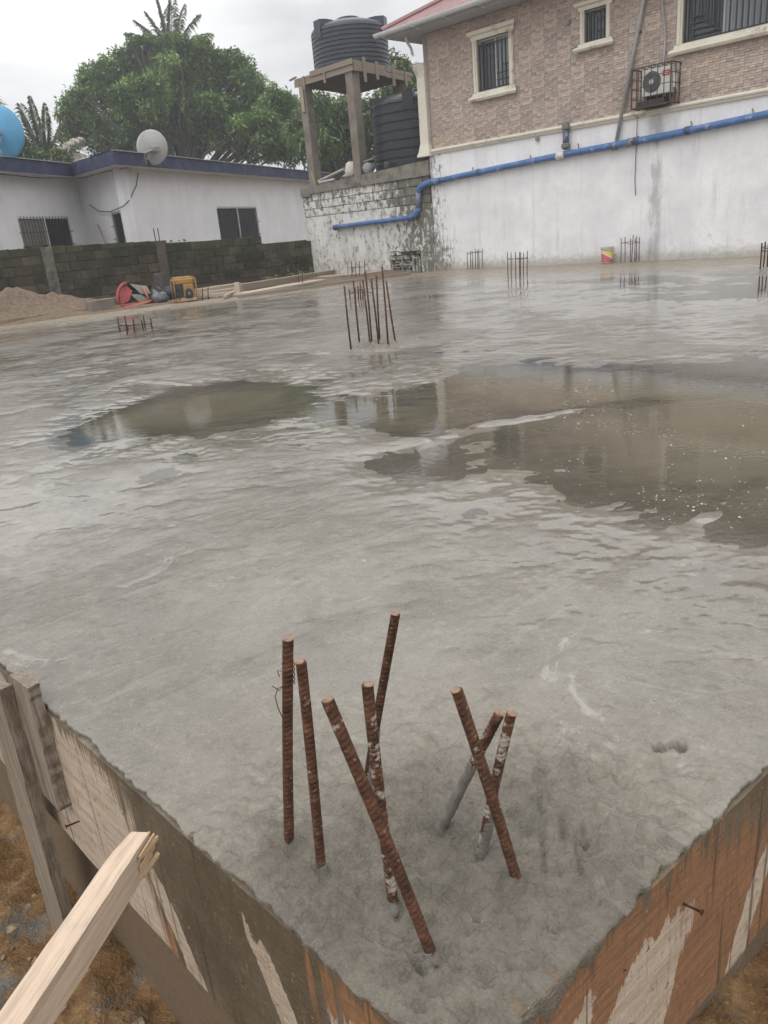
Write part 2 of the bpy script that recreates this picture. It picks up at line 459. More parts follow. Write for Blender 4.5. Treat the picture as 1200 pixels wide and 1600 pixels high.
        base = t.mix(t.math('MULTIPLY', t.rng(dr, 0.60, 0.64), t.rng(s[0], 1.3, 1.0, 0.15, 0.6)), base, (0.052, 0.043, 0.031))
    nz_up = t.sepv(t.n('ShaderNodeNewGeometry').outputs['Normal'])[2]
    base = t.mix(t.math('MULTIPLY', t.rng(nz_up, 0.3, 0.6), t.rng(bl, 0.62, 0.48, 0.35, 1.0)), base, slurry)
    base = t.mix(t.rng(sp, 0.66, 0.70, 0, 0.85), base, (0.40, 0.27, 0.155))
    base = t.mix(t.rng(sp2, 0.68, 0.73, 0, 0.8), base, (0.045, 0.037, 0.028))
    base = t.mix(t.rng(fine, 0.50, 0.70, 0, 0.55), base, (0.085, 0.066, 0.046))
    base = t.mix(t.rng(fine, 0.45, 0.28, 0, 0.25), base, (0.42, 0.35, 0.27))
    t.col(base); t.rough(0.6); t.set(Specular_IOR_Level=0.3)
    t.bump(t.math('ADD', t.math('ADD', t.math('MULTIPLY', grain, 0.6), t.math('MULTIPLY', sp, 0.5)), t.math('MULTIPLY', fine, 0.6)), 0.7, 0.007)
    return t.m
def mat_timber(name, c, grey=0.4):
    t = NT(name); p = t.pos('self')
    g = t.noise(p, 4.0, 7, 0.7, stretch=(20, 1.2, 20)); b = t.noise(p, 6.0, 5, 0.7)
    k = t.noise(p, 3.0, 2, 0.5, stretch=(3, 1, 3))
    col = t.ramp(g, [(0.28, tuple(v * 0.62 for v in c)), (0.5, c), (0.75, tuple(min(1, v * 1.22) for v in c))])
    col = t.mix(t.rng(b, 0.55, 0.75, 0, grey), col, (0.24, 0.21, 0.18))
    col = t.mix(t.rng(k, 0.70, 0.76, 0, 0.6), col, (0.20, 0.11, 0.055))
    t.col(col); t.rough(0.65); t.set(Specular_IOR_Level=0.3)
    t.bump(g, 0.4, 0.004)
    return t.m
def mat_upright():
    t = NT('split_weathered_board'); p = t.pos('self')
    g = t.noise(p, 3.0, 8, 0.75, stretch=(26, 26, 0.9)); b = t.noise(p, 9.0, 6, 0.75, stretch=(1, 1, .35)); f = t.noise(p, 2.0, 7, 0.8, stretch=(60, 60, 1.5), loc=(1, 2, 3))
    c = t.ramp(g, [(0.28, (0.10, 0.078, 0.058)), (0.45, (0.27, 0.22, 0.172)), (0.6, (0.40, 0.345, 0.285)), (0.78, (0.52, 0.47, 0.41))])
    c = t.mix(t.rng(b, 0.52, 0.68, 0, 0.7), c, (0.21, 0.155, 0.11))
    c = t.mix(t.rng(b, 0.40, 0.28, 0, 0.6), c, (0.56, 0.52, 0.46))
    c = t.mix(t.rng(f, 0.60, 0.68, 0, 0.85), c, (0.045, 0.035, 0.027))
    t.col(c); t.rough(0.8); t.set(Specular_IOR_Level=0.2); t.bump(t.math('ADD', g, t.math('MULTIPLY', f, -1.2)), 0.9, 0.008)
    return t.m
def mat_rust(name, white=0.0, dark=0.0):
    t = NT(name); p = t.pos()
    n1 = t.noise(p, 45.0, 6, 0.7); n2 = t.noise(p, 130.0, 4, 0.65, loc=(1, 7, 2)); n3 = t.noise(p, 26.0, 5, 0.7, loc=(5, 5, 5))
    k = 1 - 0.55 * dark
    c = t.ramp(n1, [(0.28, (0.028 * k, 0.016 * k, 0.011 * k)), (0.5, (0.078 * k, 0.037 * k, 0.023 * k)), (0.75, (0.19 * k, 0.088 * k, 0.048 * k))])
    c = t.mix(t.rng(n2, 0.60, 0.70, 0, 0.55), c, (0.40, 0.245, 0.14))
    if white > 0:
        c = t.mix(t.rng(n3, 0.635 - 0.13 * white, 0.72 - 0.13 * white, 0, 0.85), c, (0.40, 0.365, 0.315))
    t.col(c); t.rough(0.8); t.set(Specular_IOR_Level=0.3)
    t.bump(t.math('ADD', n2, n1), 0.5, 0.003)
    return t.m
M_SLAB = mat_slab(); M_WATER = mat_water(); M_GROUND = mat_ground()
M_RUST = mat_rust('rusty_steel', 0.25); M_RUSTW = mat_rust('rusty_steel_cement_flecked', 1.0); M_RUSTD = mat_rust('dark_rusty_steel', 0.0, 0.5)
M_MORTAR = simple('wet_mortar', (0.18, 0.168, 0.145), 0.55, 0.3, 40, bump=0.5)
M_TIMBER = mat_timber('fresh_sawn_timber', (0.52, 0.405, 0.305), 0.4)
M_TIMBER_OLD = mat_timber('weathered_timber', (0.35, 0.29, 0.225), 0.85)
M_TIMBER_GREY = mat_timber('grey_timber', (0.26, 0.215, 0.175), 0.8)
M_UPR = mat_upright()
M_SPLINTER = mat_timber('raw_splintered_wood', (0.50, 0.35, 0.21), 0.3)

# ================================================================== THE SLAB AND ITS WATER
C0 = on_z(710, 1640)[:2]
DL = on_z(30, 1048)[:2] - C0; DL /= np.linalg.norm(DL)
DR = on_z(1200, 1172)[:2] - C0; DR /= np.linalg.norm(DR)
NL = np.array([-DL[1], DL[0]]); NL = NL if NL @ (-C0) > 0 else -NL      # outward normals of the two near edges
NR = np.array([-DR[1], DR[0]]); NR = NR if NR @ (-C0) > 0 else -NR
def meet(p, d, q, e):
    Mx = np.array([[d[0], -e[0]], [d[1], -e[1]]]); k = np.linalg.solve(Mx, q - p); return p + d * k[0]
wallp = (WA - WN * 0.02)[:2]
RC = meet(C0, DR, wallp, WS[:2])
FC = (WA - WN * 0.02)[:2] + WS[:2] * 0.05
SD = FC - np.array([-6.62, 14.47]); SD /= np.linalg.norm(SD)
LC = meet(C0, DL, FC, SD)
SN = np.array([-SD[1], SD[0]])                                             # pointing beyond the far left edge
PUD = []                                                                # (centre, rx, ry, angle, depth m)
def pud(x, y, rx, ry, depth, ang=0.0):
    q = on_z(x, y); PUD.append((q[0], q[1], rx, ry, ang, depth))
pud(335, 632, 0.60, 0.80, 0.036, 0.2)
pud(225, 650, 0.30, 0.4, 0.012)
pud(150, 676, 0.22, 0.3, 0.014)
pud(560, 640, 0.42, 0.55, 0.015)
pud(655, 660, 0.30, 0.45, 0.014)
pud(250, 742, 0.16, 0.16, 0.013)
pud(290, 715, 0.14, 0.12, 0.012)
pud(640, 728, 0.22, 0.26, 0.013)
PUD.append((1.92, 3.14, 1.18, 1.10, 0.35, 0.042))
PUD.append((1.5, 4.65, 0.95, 0.55, 0.1, 0.026))
pud(760, 600, 0.40, 0.6, 0.016)
pud(1190, 640, 0.8, 0.5, 0.02)
PUD.append((4.2, 9.6, 1.9, 1.9, 0.0, 0.0125)); PUD.append((6.4, 8.2, 1.9, 1.9, 0.0, 0.0125))
PUD.append((3.6, 12.2, 1.8, 0.6, -0.8, 0.010))
PUD.append((0.9, 12.2, 0.6, 0.5, 0, 0.011))
pud(580, 448, 0.5, 0.5, 0.010)
BARS = [  # base px, top px, depth change of the top, radius, white, dark, crusted length
    ((454, 1328), (450, 998), 0.00, 0.0084, 'r', 0.0), ((505, 1363), (467, 1033), -0.02, 0.0078, 'r', 0.0),
    ((675, 1500), (512, 1092), 0.03, 0.0084, 'r', 0.0), ((614, 1420), (577, 1068), 0.00, 0.0080, 'w', 0.0),
    ((575, 1228), (617, 958), -0.03, 0.0078, 'd', 0.35), ((812, 1386), (711, 1078), 0.02, 0.0084, 'r', 0.0),
    ((685, 1300), (781, 1113), -0.05, 0.0085, 'w2', 0.62), ((752, 1335), (801, 1114), -0.02, 0.0082, 'w2', 0.42)]
BASES = [on_z(*b[0])[:2] for b in BARS]
CAGE0 = np.mean([on_z(*q)[:2] for q in [(549, 546), (606, 544), (618, 536), (563, 540)]], axis=0)
def slab_h(x, y):
    dC = np.hypot(x - C0[0], y - C0[1])
    far = sstep(1.2, 6, dC)
    h = 0.0080 + 0.0050 * fbm(x * 0.55, y * 0.55, 3) + (0.0030 + 0.0022 * far) * fbm(x * 1.9 + 3, y * 1.9, 4, 0.55)
    h = h + 0.0016 * fbm(x * 5.2, y * 6.5 + 5, 5, 0.6) + 0.0009 * np.abs(perlin(x * 16, y * 19))
    # long sweeping strokes of the screed
    for ang, fr, am in ((0.5, 3.2, 0.0036), (-0.75, 4.0, 0.0032), (0.15, 6.5, 0.0020)):
        a = x * math.cos(ang) + y * math.sin(ang) + 0.18 * perlin(x * 0.8, y * 0.8); b = -x * math.sin(ang) + y * math.cos(ang)
        h = h + am * fbm(a * 0.7, b * fr, 3) * sstep(-0.1, 0.5, perlin(x * 0.5 + ang * 9, y * 0.5))
    for (cx, cy, rx, ry, an, dp) in PUD:
        dx = x - cx; dy = y - cy; ca, sa = math.cos(an), math.sin(an)
        e = ((dx * ca + dy * sa) / rx) ** 2 + ((-dx * sa + dy * ca) / ry) ** 2
        h = h - dp * np.exp(-e * 1.1)
    # crusty trowelled skin: sharp little ridges in patches, raised edges of trowel passes
    pm = sstep(-0.25, 0.35, perlin(x * 0.9 + 2, y * 0.9 + 7))
    h = h + pm * (0.0024 * (0.22 - np.abs(perlin(x * 6.0 + y * 1.5, y * 8.0))) + 0.0017 * (0.22 - np.abs(perlin(x * 15, y * 18 + 4))) + 0.0011 * (0.2 - np.abs(perlin(x * 37 + 3, y * 41))))
    ar = np.random.default_rng(12)
    for k in range(46):
        cx = ar.uniform(-3.2, 3.6); cy = ar.uniform(0.6, 8.0); R_ = ar.uniform(0.5, 1.6); a0 = ar.uniform(0, 2 * np.pi); da = ar.uniform(0.25, 0.7); am = ar.uniform(0.002, 0.0048)
        dx = x - cx; dy = y - cy; rr = np.hypot(dx, dy) - R_; dd = np.abs((np.arctan2(dy, dx) - a0 + np.pi) % (2 * np.pi) - np.pi)
        w = 0.007 + 0.0022 * cy
        prof = np.where(rr < 0, np.exp(-(rr / (w * 4)) ** 2), np.exp(-(rr / w) ** 2))
        h = h + am * prof * (1 - sstep(da * 0.5, da, dd)) * (0.6 + 0.6 * perlin(x * 7, y * 7)) * sstep(0.8, 1.3, dC)
    # frayed shores
    h = h + 0.0024 * fbm(x * 6 + y * 2, y * 7, 4, 0.6) * np.exp(-(h / 0.0065) ** 2) * sstep(1.0, 1.6, dC)
    c = on_z(1195, 424); h = h + 0.02 * np.exp(-(((x - c[0]) ** 2 + (y - c[1]) ** 2) / 0.55) ** 2)
    # broken ridges between the pools
    wr = np.exp(-((x + 0.15) / 0.75) ** 2 - ((y - 4.75) / 0.7) ** 2) + 0.7 * np.exp(-((x + 1.9) / 0.5) ** 2 - ((y - 5.3) / 0.5) ** 2) + 0.6 * np.exp(-((x + 0.6) / 0.7) ** 2 - ((y - 6.2) / 0.5) ** 2)
    h = h + wr * (0.0075 * fbm(x * 5 + y * 2.5, y * 9, 4, 0.6) + 0.002)
    # bars of concrete standing out of the right-hand pool
    for (px_, py_, w, L, an, am) in ((1010, 632, 0.10, 1.0, 0.12, 0.017), (900, 640, 0.07, 0.6, 0.3, 0.016), (1130, 790, 0.05, 0.55, 0.75, 0.013), (640, 690, 0.07, 0.35, 0.2, 0.015),
                                  (250, 598, 0.03, 0.3, -0.7, 0.02), (480, 592, 0.025, 0.25, 0.9, 0.016)):
        c = on_z(px_, py_); dx = x - c[0]; dy = y - c[1]; ca, sa = math.cos(an), math.sin(an)
        h = h + am * np.exp(-((dx * ca + dy * sa) / L) ** 2 - ((-dx * sa + dy * ca) / w) ** 2) * (0.65 + 0.5 * perlin(x * 9, y * 9))
    # water has smoothed the margins of the pools almost level
    h = np.where(h > 0, h * (0.12 + 0.88 * sstep(0.0, 0.012, h)), h)
    # stiff, lumpy concrete round the near column starters
    wc = 1 - sstep(0.30, 0.78, np.hypot(x - 0.06, y - 0.88) + 0.10 * perlin(x * 4, y * 4))
    h = h + wc * (0.0125 * fbm(x * 11, y * 11, 4, 0.6) + 0.0080 * fbm(x * 33, y * 33, 3, 0.62) - 0.0100 * np.abs(perlin(x * 19 + 4, y * 15)) - 0.0040 * np.abs(perlin(x * 48 + 4, y * 44)))
    ws = 1 - sstep(0.05, 0.30, np.hypot(x - 0.03, y - 0.74))
    h = h - 0.006 * ws * (0.8 + 0.5 * perlin(x * 14, y * 14))
    for (bx, by) in BASES:
        r = np.hypot(x - bx, y - by)
        h = h + (0.013 + 0.012 * perlin(x * 38, y * 38) + 0.006 * perlin(x * 75, y * 75)) * np.exp(-(r / 0.036) ** 2) - 0.008 * np.exp(-((np.hypot(x - bx - 0.004, y - by + 0.012)) / 0.010) ** 2)
    hx, hy = on_z(654, 1512)[:2]
    h = h - 0.022 * np.exp(-((x - hx + 0.3 * (y - hy)) / 0.008) ** 2 - ((y - hy) / 0.020) ** 2)
    # finger drags beside the bars, a small print further right
    for (px_, py_) in ((845, 1265), (878, 1290), (912, 1300), (848, 1330), (905, 1345)):
        c = on_z(px_, py_); h = h - 0.013 * np.exp(-((x - c[0] - 0.15 * (y - c[1])) / 0.0045) ** 2 - ((y - c[1]) / 0.045) ** 2)
    for (px_, py_, a, b) in ((1032, 1166, 0.016, 0.012), (1055, 1163, 0.022, 0.008), (1064, 1168, 0.01, 0.012)):
        c = on_z(px_, py_); h = h - 0.030 * np.exp(-(((x - c[0]) / (a * 0.8)) ** 2 + ((y - c[1]) / (b * 0.8)) ** 2) ** 1.5)
    # rough collar round the tall middle cage
    r = np.hypot((x - CAGE0[0] - 0.05) / 0.34, (y - CAGE0[1]) / 0.36)
    k = np.exp(-r ** 3)
    h = h + k * (0.016 + 0.040 * fbm(x * 9, y * 9, 4, 0.68))
    # scattered lumps left on the far side
    wf = sstep(6.5, 9, y) * sstep(0.1, 0.6, perlin(x * 0.6 + 8, y * 0.6))
    h = h + wf * 0.02 * np.clip(perlin(x * 5.5, y * 5.5) - 0.33, 0, 1) * 2
    return h
def graded(L, a, g):
    out = [0.0]
    while out[-1] < L: out.append(out[-1] + a + g * out[-1])
    o = np.array(out); return o / o[-1]
LU = np.linalg.norm(RC - C0); LV = np.linalg.norm(LC - C0)
gu = graded(LU, 0.0036, 0.0042); gv = graded(LV, 0.0036, 0.0042)
NSP = 7
UU = np.concatenate([-np.arange(NSP, 0, -1) / NSP, gu]); VV = np.concatenate([-np.arange(NSP, 0, -1) / NSP, gv])
U, V = np.meshgrid(UU, VV, indexing='ij')
u0 = np.clip(U, 0, 1); v0 = np.clip(V, 0, 1)
PX = (1 - u0) * (1 - v0) * C0[0] + u0 * (1 - v0) * RC[0] + (1 - u0) * v0 * LC[0] + u0 * v0 * FC[0]
PY = (1 - u0) * (1 - v0) * C0[1] + u0 * (1 - v0) * RC[1] + (1 - u0) * v0 * LC[1] + u0 * v0 * FC[1]
H = slab_h(PX, PY)
BT = 0.026                                                                # board thickness
def spill(tt, along, amt):
    """concrete that ran over the boards: how far out and how far down"""
    near = 1 - sstep(0.12, 0.46, along)
    reach = 0.024 + 0.012 * perlin(along * 5.5, along * 0 + 3.3) + 0.010 * perlin(along * 26, along * 0 + 6.3) + 0.007 * perlin(along * 75, along * 0 + 9.3) + amt * near * (0.055 + 0.05 * perlin(along * 17, along * 0 + 7.7) + 0.035 * perlin(along * 45, along * 0 + 1.7))
    reach = np.clip(reach, 0.004, 0.2)
    q = tt * (reach + 0.0)
    out = np.minimum(q, BT + 0.004); down = np.clip(q - BT - 0.007, 0, 1) + 0.12 * q
    last = (tt >= 0.999)
    return np.where(last, out - 0.006, out), np.where(last, down + 0.012, down)
ol, dl_ = spill(np.clip(-U, 0, 1), v0 * LV, 0.25); orr, dr_ = spill(np.clip(-V, 0, 1), u0 * LU, 0.9)
PX2 = PX + ol * NL[0] + orr * NR[0]; PY2 = PY + ol * NL[1] + orr * NR[1]
PZ = H - dl_ - dr_ + 0.0025 * fbm(PX2 * 60, PY2 * 60, 2) * ((U < 0) | (V < 0))
# far rim folds down so the slab has a thickness
XYZ = np.stack([PX2, PY2, PZ], -1)
nu, nv = U.shape
rimu = XYZ[-1:, :, :].copy(); rimu[..., 2] = -0.45
XYZ = np.concatenate([XYZ, rimu], 0)
rimv = XYZ[:, -1:, :].copy(); rimv[..., 2] = -0.45
XYZ = np.concatenate([XYZ, rimv], 1)
dS = -((PX - FC[0]) * SN[0] + (PY - FC[1]) * SN[1]); dW = ((PX - WA[0]) * WN[0] + (PY - WA[1]) * WN[1])
wob = 0.6 * fbm(PX * 0.7, PY * 0.7, 3)
dry = np.maximum(1 - sstep(0.4, 2.6, dS + wob), 1 - sstep(0.9, 3.8, dW + wob))
stiff = np.maximum(1 - sstep(0.25, 0.8, np.hypot(PX - 0.06, PY - 0.88) + 0.1 * perlin(PX * 4, PY * 4)), np.exp(-np.hypot((PX - CAGE0[0] - 0.05) / 0.36, (PY - CAGE0[1]) / 0.36) ** 4))
film = sstep(0.0150, 0.0012, H + 0.0030 * fbm(PX * 9, PY * 12, 4, 0.6)) * (1 - 0.8 * stiff) * (1 - 0.75 * dry)
pad = lambda a: np.pad(a, ((0, 1), (0, 1)), mode='edge')
slab = link('slab', np_mesh('slab', XYZ.reshape(-1, 3), grid_faces(nu + 1, nv + 1), M_SLAB, True, {'dry': pad(dry).ravel(), 'stiff': pad(stiff).ravel(), 'film': pad(film).ravel()}))
tag(slab, 'freshly poured wet grey concrete slab covered with rain puddles', None, None, 'structure')
# rain water: level sheets wherever the slab lies below water level
WL = 0.0
dep = WL - H - 0.2 * (1 - sstep(0.85, 1.1, np.hypot(PX - 0.06, PY - 0.6)))
fc = grid_faces(nu, nv); dv = dep.ravel()
inside = ((U >= 0) & (V >= 0)).ravel()
keep = (dv[fc].max(1) > -0.0004) & inside[fc].all(1)
fk = fc[keep]; used, inv = np.unique(fk, return_inverse=True)
wv_ = np.stack([PX.ravel()[used], PY.ravel()[used], np.full(len(used), WL)], -1)
water = link('water', np_mesh('water', wv_, inv.reshape(-1, 4), M_WATER, True, {'depth': np.clip(dv[used], 0, 1)}))
tag(water, 'murky brown rain water standing in puddles on the slab', None, None, 'structure')
# bubbles drifting on the pools
M_BUB = NT('bubble_film'); M_BUB.col((0.33, 0.31, 0.27)); M_BUB.rough(0.10); M_BUB.set(Specular_IOR_Level=0.6)
cand = np.flatnonzero((dv > 0.001) & inside & (PY.ravel() < 6.5))
wgt = (PX.ravel()[cand] > 0.4) * 1.0 + 0.12
area = (0.0036 + 0.0042 * U.ravel()[cand] * LU) * (0.0036 + 0.0042 * V.ravel()[cand] * LV)
clus = sstep(-0.15, 0.4, perlin(PX.ravel()[cand] * 2.2, PY.ravel()[cand] * 2.2)); wgt = wgt * area * (0.05 + clus)
pick = RNG.choice(cand, 1300, p=wgt / wgt.sum())
bv = []; bf = []
for i, k in enumerate(pick):
    r = float(RNG.uniform(0.0014, 0.0040)) * (1.7 if RNG.random() < 0.06 else 1); b0 = len(bv)
    x0, y0 = PX.ravel()[k] + RNG.uniform(-.02, .02), PY.ravel()[k] + RNG.uniform(-.02, .02)
    for (q, zz) in ((1.0, 0.0), (0.72, 0.55)):
        for a in range(6): bv.append((x0 + r * q * math.cos(a * math.pi / 3), y0 + r * q * math.sin(a * math.pi / 3), WL + zz * r * 0.75))
    bv.append((x0, y0, WL + r * 0.75))
    for a in range(6):
        a2 = (a + 1) % 6
        bf.append((b0 + a, b0 + a2, b0 + 6 + a2, b0 + 6 + a)); bf.append((b0 + 6 + a, b0 + 6 + a2, b0 + 12))
me = bpy.data.meshes.new('bubbles'); me.from_pydata(bv, [], bf); me.materials.append(M_BUB.m)
me.polygons.foreach_set('use_smooth', [True] * len(me.polygons))
tag(link('bubbles', me), 'small pale bubbles floating on the brown puddles', None, None, 'stuff')

# ================================================================== GROUND
def ground_h(x, y):
    ds = (x - FC[0]) * SN[0] + (y - FC[1]) * SN[1]
    zf = -0.93 + 0.30 * sstep(-0.25, 0.35, x) + 0.05 * fbm(x * 1.5, y * 1.5, 3) + 0.028 * fbm(x * 7, y * 7, 4, 0.6) * (1 - sstep(4, 8, np.abs(y) + np.abs(x)))
    zb = 0.0 + 0.05 * sstep(0, 3, ds) + 0.05 * fbm(x * 0.9, y * 0.9, 4)
    flat = sstep(18, 40, np.hypot(x, y - 10))
    z = zf + (zb - zf) * sstep(-0.30, 0.02, ds)
    return z * (1 - flat) + flat * (-0.05)
def axis(lo, hi, f0, f1, fine, grow):
    a = list(np.arange(f0, f1, fine)); s = fine
    while a[-1] < hi: s = min(s * grow, 60); a.append(a[-1] + s)
    s = fine; b = [f0]
    while b[-1] > lo: s = min(s * grow, 60); b.append(b[-1] - s)
    return np.array(b[:0:-1] + a)
ax = axis(-600, 600, -1.7, 1.3, 0.018, 1.05); ay = axis(-300, 900, 0.75, 2.4, 0.018, 1.05)
GX, GY = np.meshgrid(ax, ay, indexing='ij'); GZ = ground_h(GX, GY)
ground = link('ground', np_mesh('ground', np.stack([GX, GY, GZ], -1).reshape(-1, 3), grid_faces(*GX.shape), M_GROUND))
tag(ground, 'reddish sandy earth round the slab', None, None, 'structure')
# spoil heap between the slab and the dark wall
mxs, mys = np.arange(-13.0, -4.6, 0.05), np.arange(14.0, 18.9, 0.05)
MX, MY = np.meshgrid(mxs, mys, indexing='ij')
mh = 0.86 * np.exp(-((MX + 8.7) / 1.2) ** 2 - ((MY - 16.3) / 0.85) ** 2) + 0.36 * np.exp(-((MX + 6.9) / 0.9) ** 2 - ((MY - 16.9) / 0.6) ** 2) + 0.14 * np.exp(-((MX + 5.7) / 0.8) ** 2 - ((MY - 17.3) / 0.5) ** 2)
mz = mh * (1 + 0.30 * fbm(MX * 1.6, MY * 1.6, 3)) + np.clip(mh * 3, 0, 1) * (0.06 * fbm(MX * 3.6, MY * 3.6, 5, 0.62) - 0.05 * np.abs(perlin(MX * 6, MY * 4)))
mz = np.where(mh < 0.02, -0.25, mz + 0.03)
tag(link('dirt_mound', np_mesh('dirt_mound', np.stack([MX, MY, mz], -1).reshape(-1, 3), grid_faces(*MX.shape), M_GROUND)), 'heap of dug sandy earth before the dark wall', None, None, 'structure')
# stones and crumbs of mortar on the earth beside the boards
sv = MB(); random.seed(3)
for k in range(420):
    x = random.uniform(-1.5, 1.3); y = random.uniform(0.8, 2.0)
    q = np.array([x, y]) - C0
    if q @ NL < 0.05 and q @ NR < 0.05: continue
    z = float(ground_h(np.array([x]), np.array([y]))[0]); r = random.choice([0.005, 0.007, 0.008, 0.012, 0.02])
    sv.ball((x, y, z + r * 0.2), r, 6, 4, 0.75, r * 0.25)
tag(sv.build('pebbles', simple('pebble_stone', (0.22, 0.17, 0.11), 0.8, 0.5, 30)), 'small stones and mortar crumbs on the earth by the boards', None, None, 'stuff')

# ================================================================== SHUTTERING BOARDS ROUND THE SLAB
AL = math.atan2(DL[1], DL[0]); AR = math.atan2(DR[1], DR[0])
def edge_frame(name, label, cat, ang, group=None):
    return thing(name, label, cat, (C0[0], C0[1], 0), ang, group)
# left edge: local x along the edge away from the corner, local +y is outward
sgnL = 1.0 if np.array([-DL[1], DL[0]]) @ NL > 0 else -1.0
sgnR = 1.0 if np.array([-DR[1], DR[0]]) @ NR > 0 else -1.0
def board(name, label, cat, ang, sg, x0, x1, z0, z1, o0, o1, mat, group=None, wav=0.004, ragged=0.0):
    """a board as a subdivided sheet with real thickness, slightly wavy edges"""
    t = tag(bpy.data.objects.new(name, None), label, cat, group); bpy.data.objects.remove(t)
    n = max(4, int((x1 - x0) / 0.03)); vs = []; fs = []
    for i in range(n + 1):
        x = x0 + (x1 - x0) * i / n
        w = wav * (math.sin(x * 9 + x0 * 5) + 0.5 * math.sin(x * 23 + 1)); top = z1 + 0.3 * w + random.uniform(-ragged, ragged); bot = z0 + w
        for (o, z) in ((o0, bot), (o1, bot), (o1, top), (o0, top)): vs.append((x, sg * o, z))
    for i in range(n):
        for k in range(4):
            a = i * 4 + k; b = i * 4 + (k + 1) % 4; q = (a, b, b + 4, a + 4)
            fs.append(q)
    fs += [(0, 1, 2, 3), (n * 4 + 3, n * 4 + 2, n * 4 + 1, n * 4)]
    mb = MB().add(vs, fs); o = mb.build(name, mat)
    import bmesh
    bm = bmesh.new(); bm.from_mesh(o.data); bmesh.ops.recalc_face_normals(bm, faces=bm.faces); bm.to_mesh(o.data); bm.free()
    o.location = (C0[0], C0[1], 0); o.rotation_euler = (0, 0, ang)
    return tag(o, label, cat, group)
M_FORML = mat_form('slurry_streaked_board', (0.30, 0.155, 0.078))
M_FORMR = mat_form('orange_brown_board', (0.27, 0.145, 0.078), True)
M_FORMD = mat_timber('dark_damp_board', (0.17, 0.125, 0.085), 0.7)
GF = 'shuttering boards round the slab'
board('formwork_board', 'pale wooden form board with grey slurry streaks along the left slab edge', 'form board', AL, sgnL, 0.0, 1.335, -0.455, -0.008, 0.001, BT, M_FORML, GF, ragged=0.002)
board('formwork_board', 'far left form board continuing beyond the nailed upright boards', 'form board', AL, sgnL, 1.345, 6.0, -0.46, -0.010, 0.001, BT, M_FORML, GF)
board('formwork_board', 'dark damp board set back below the left form board, down to the sand', 'form board', AL, sgnL, -0.02, 6.0, -1.5, -0.462, -0.055, -0.030, M_FORMD, GF)
board('formwork_board', 'orange brown form board with white worn patch along the right slab edge', 'form board', AR, sgnR, 0.028, 2.2, -0.435, -0.008, 0.001, BT, M_FORMR, GF, ragged=0.002)
board('formwork_board', 'dark board low under the orange form board at right', 'form board', AR, sgnR, 0.0, 2.2, -1.1, -0.442, -0.055, -0.030, M_FORMD, GF)
board('formwork_board', 'right form board farther along the edge beyond the picture side', 'form board', AR, sgnR, 2.21, LU - 0.2, -0.44, -0.01, 0.001, BT, M_FORMR, GF)

def upright(label, x0, x1, z0, z1, o0, o1, mat, lean=0.0, rag=0.02):
    mb = MB(); n = 26; vs = []; fs = []
    for i in range(n + 1):
        f = i / n; z = z0 + (z1 - z0) * f
        a = x0 + lean * (1 - f) + random.uniform(-.005, .005); b = x1 + lean * (1 - f) + random.uniform(-.007, .007) - (.03 * max(0, 1 - f * 5) if rag > .05 else 0)
        zz = (z, z + (random.uniform(-rag, rag) if i in (0, n) else 0))
        vs += [(a, sgnL * o0, zz[0]), (b, sgnL * o0, zz[1]), (b, sgnL * o1, zz[1]), (a, sgnL * o1, zz[0])]
    for i in range(n):
        for k in range(4):
            fs.append((i * 4 + k, i * 4 + (k + 1) % 4, (i + 1) * 4 + (k + 1) % 4, (i + 1) * 4 + k))
    fs += [(3, 2, 1, 0), (n * 4, n * 4 + 1, n * 4 + 2, n * 4 + 3)]
    o = mb.add(vs, fs).build('upright_board', mat)
    import bmesh
    bm = bmesh.new(); bm.from_mesh(o.data); bmesh.ops.recalc_face_normals(bm, faces=bm.faces); bm.to_mesh(o.data); bm.free()
    o.location = (C0[0], C0[1], 0); o.rotation_euler = (0, 0, AL)
    return tag(o, label, 'board', 'upright boards nailed on the left form')
upright('short weathered upright board nailed over the end of the pale form board', 1.255, 1.375, -0.30, 0.075, BT + 0.001, BT + 0.030, M_UPR, 0.02)
upright('long split upright board reaching down into the sand at left', 1.37, 1.52, -1.12, 0.04, BT + 0.032, BT + 0.062, M_UPR, 0.10, 0.07)
# the sawn brace that runs from the form up past the camera's left
ta = at_depth(222, 1318, 1.42); tb = at_depth(10, 1640, 1.02)
dirb = (tb - ta) / np.linalg.norm(tb - ta)
br = thing('timber_brace', 'sawn pale timber brace with splintered end propped against the left form board', 'timber', tuple(ta))
Lb = np.linalg.norm(tb - ta) + 0.5
Mz = Vector(dirb).to_track_quat('Y', 'Z').to_matrix().to_4x4()
yv = Vector(dirb); zv = Vector((0.62, -0.62, 0.05)); zv = (zv - yv * zv.dot(yv)).normalized(); xv = yv.cross(zv)
br.rotation_euler = Matrix((xv, yv, zv)).transposed().to_euler()
vs = []; n = 30
for i in range(n + 1):
    y = Lb * i / n; k = min(1.0, 0.80 + 0.25 * y / 0.1) if y < 0.1 else 1.0
    w, hh = 0.031 * k, 0.022 * k
    for (sx, sz) in ((-1, -1), (1, -1), (1, 1), (-1, 1)): vs.append((sx * w + random.uniform(-.0006, .0006), y, sz * hh + random.uniform(-.0006, .0006)))
fs = [(i * 4 + k, i * 4 + (k + 1) % 4, (i + 1) * 4 + (k + 1) % 4, (i + 1) * 4 + k) for i in range(n) for k in range(4)] + [(3, 2, 1, 0), (n * 4, n * 4 + 1, n * 4 + 2, n * 4 + 3)]
MB().add(vs, fs).build('timber', M_TIMBER, br)
us = 1.0 if xv.z > 0 else -1.0             # which narrow face looks up
mb = MB()
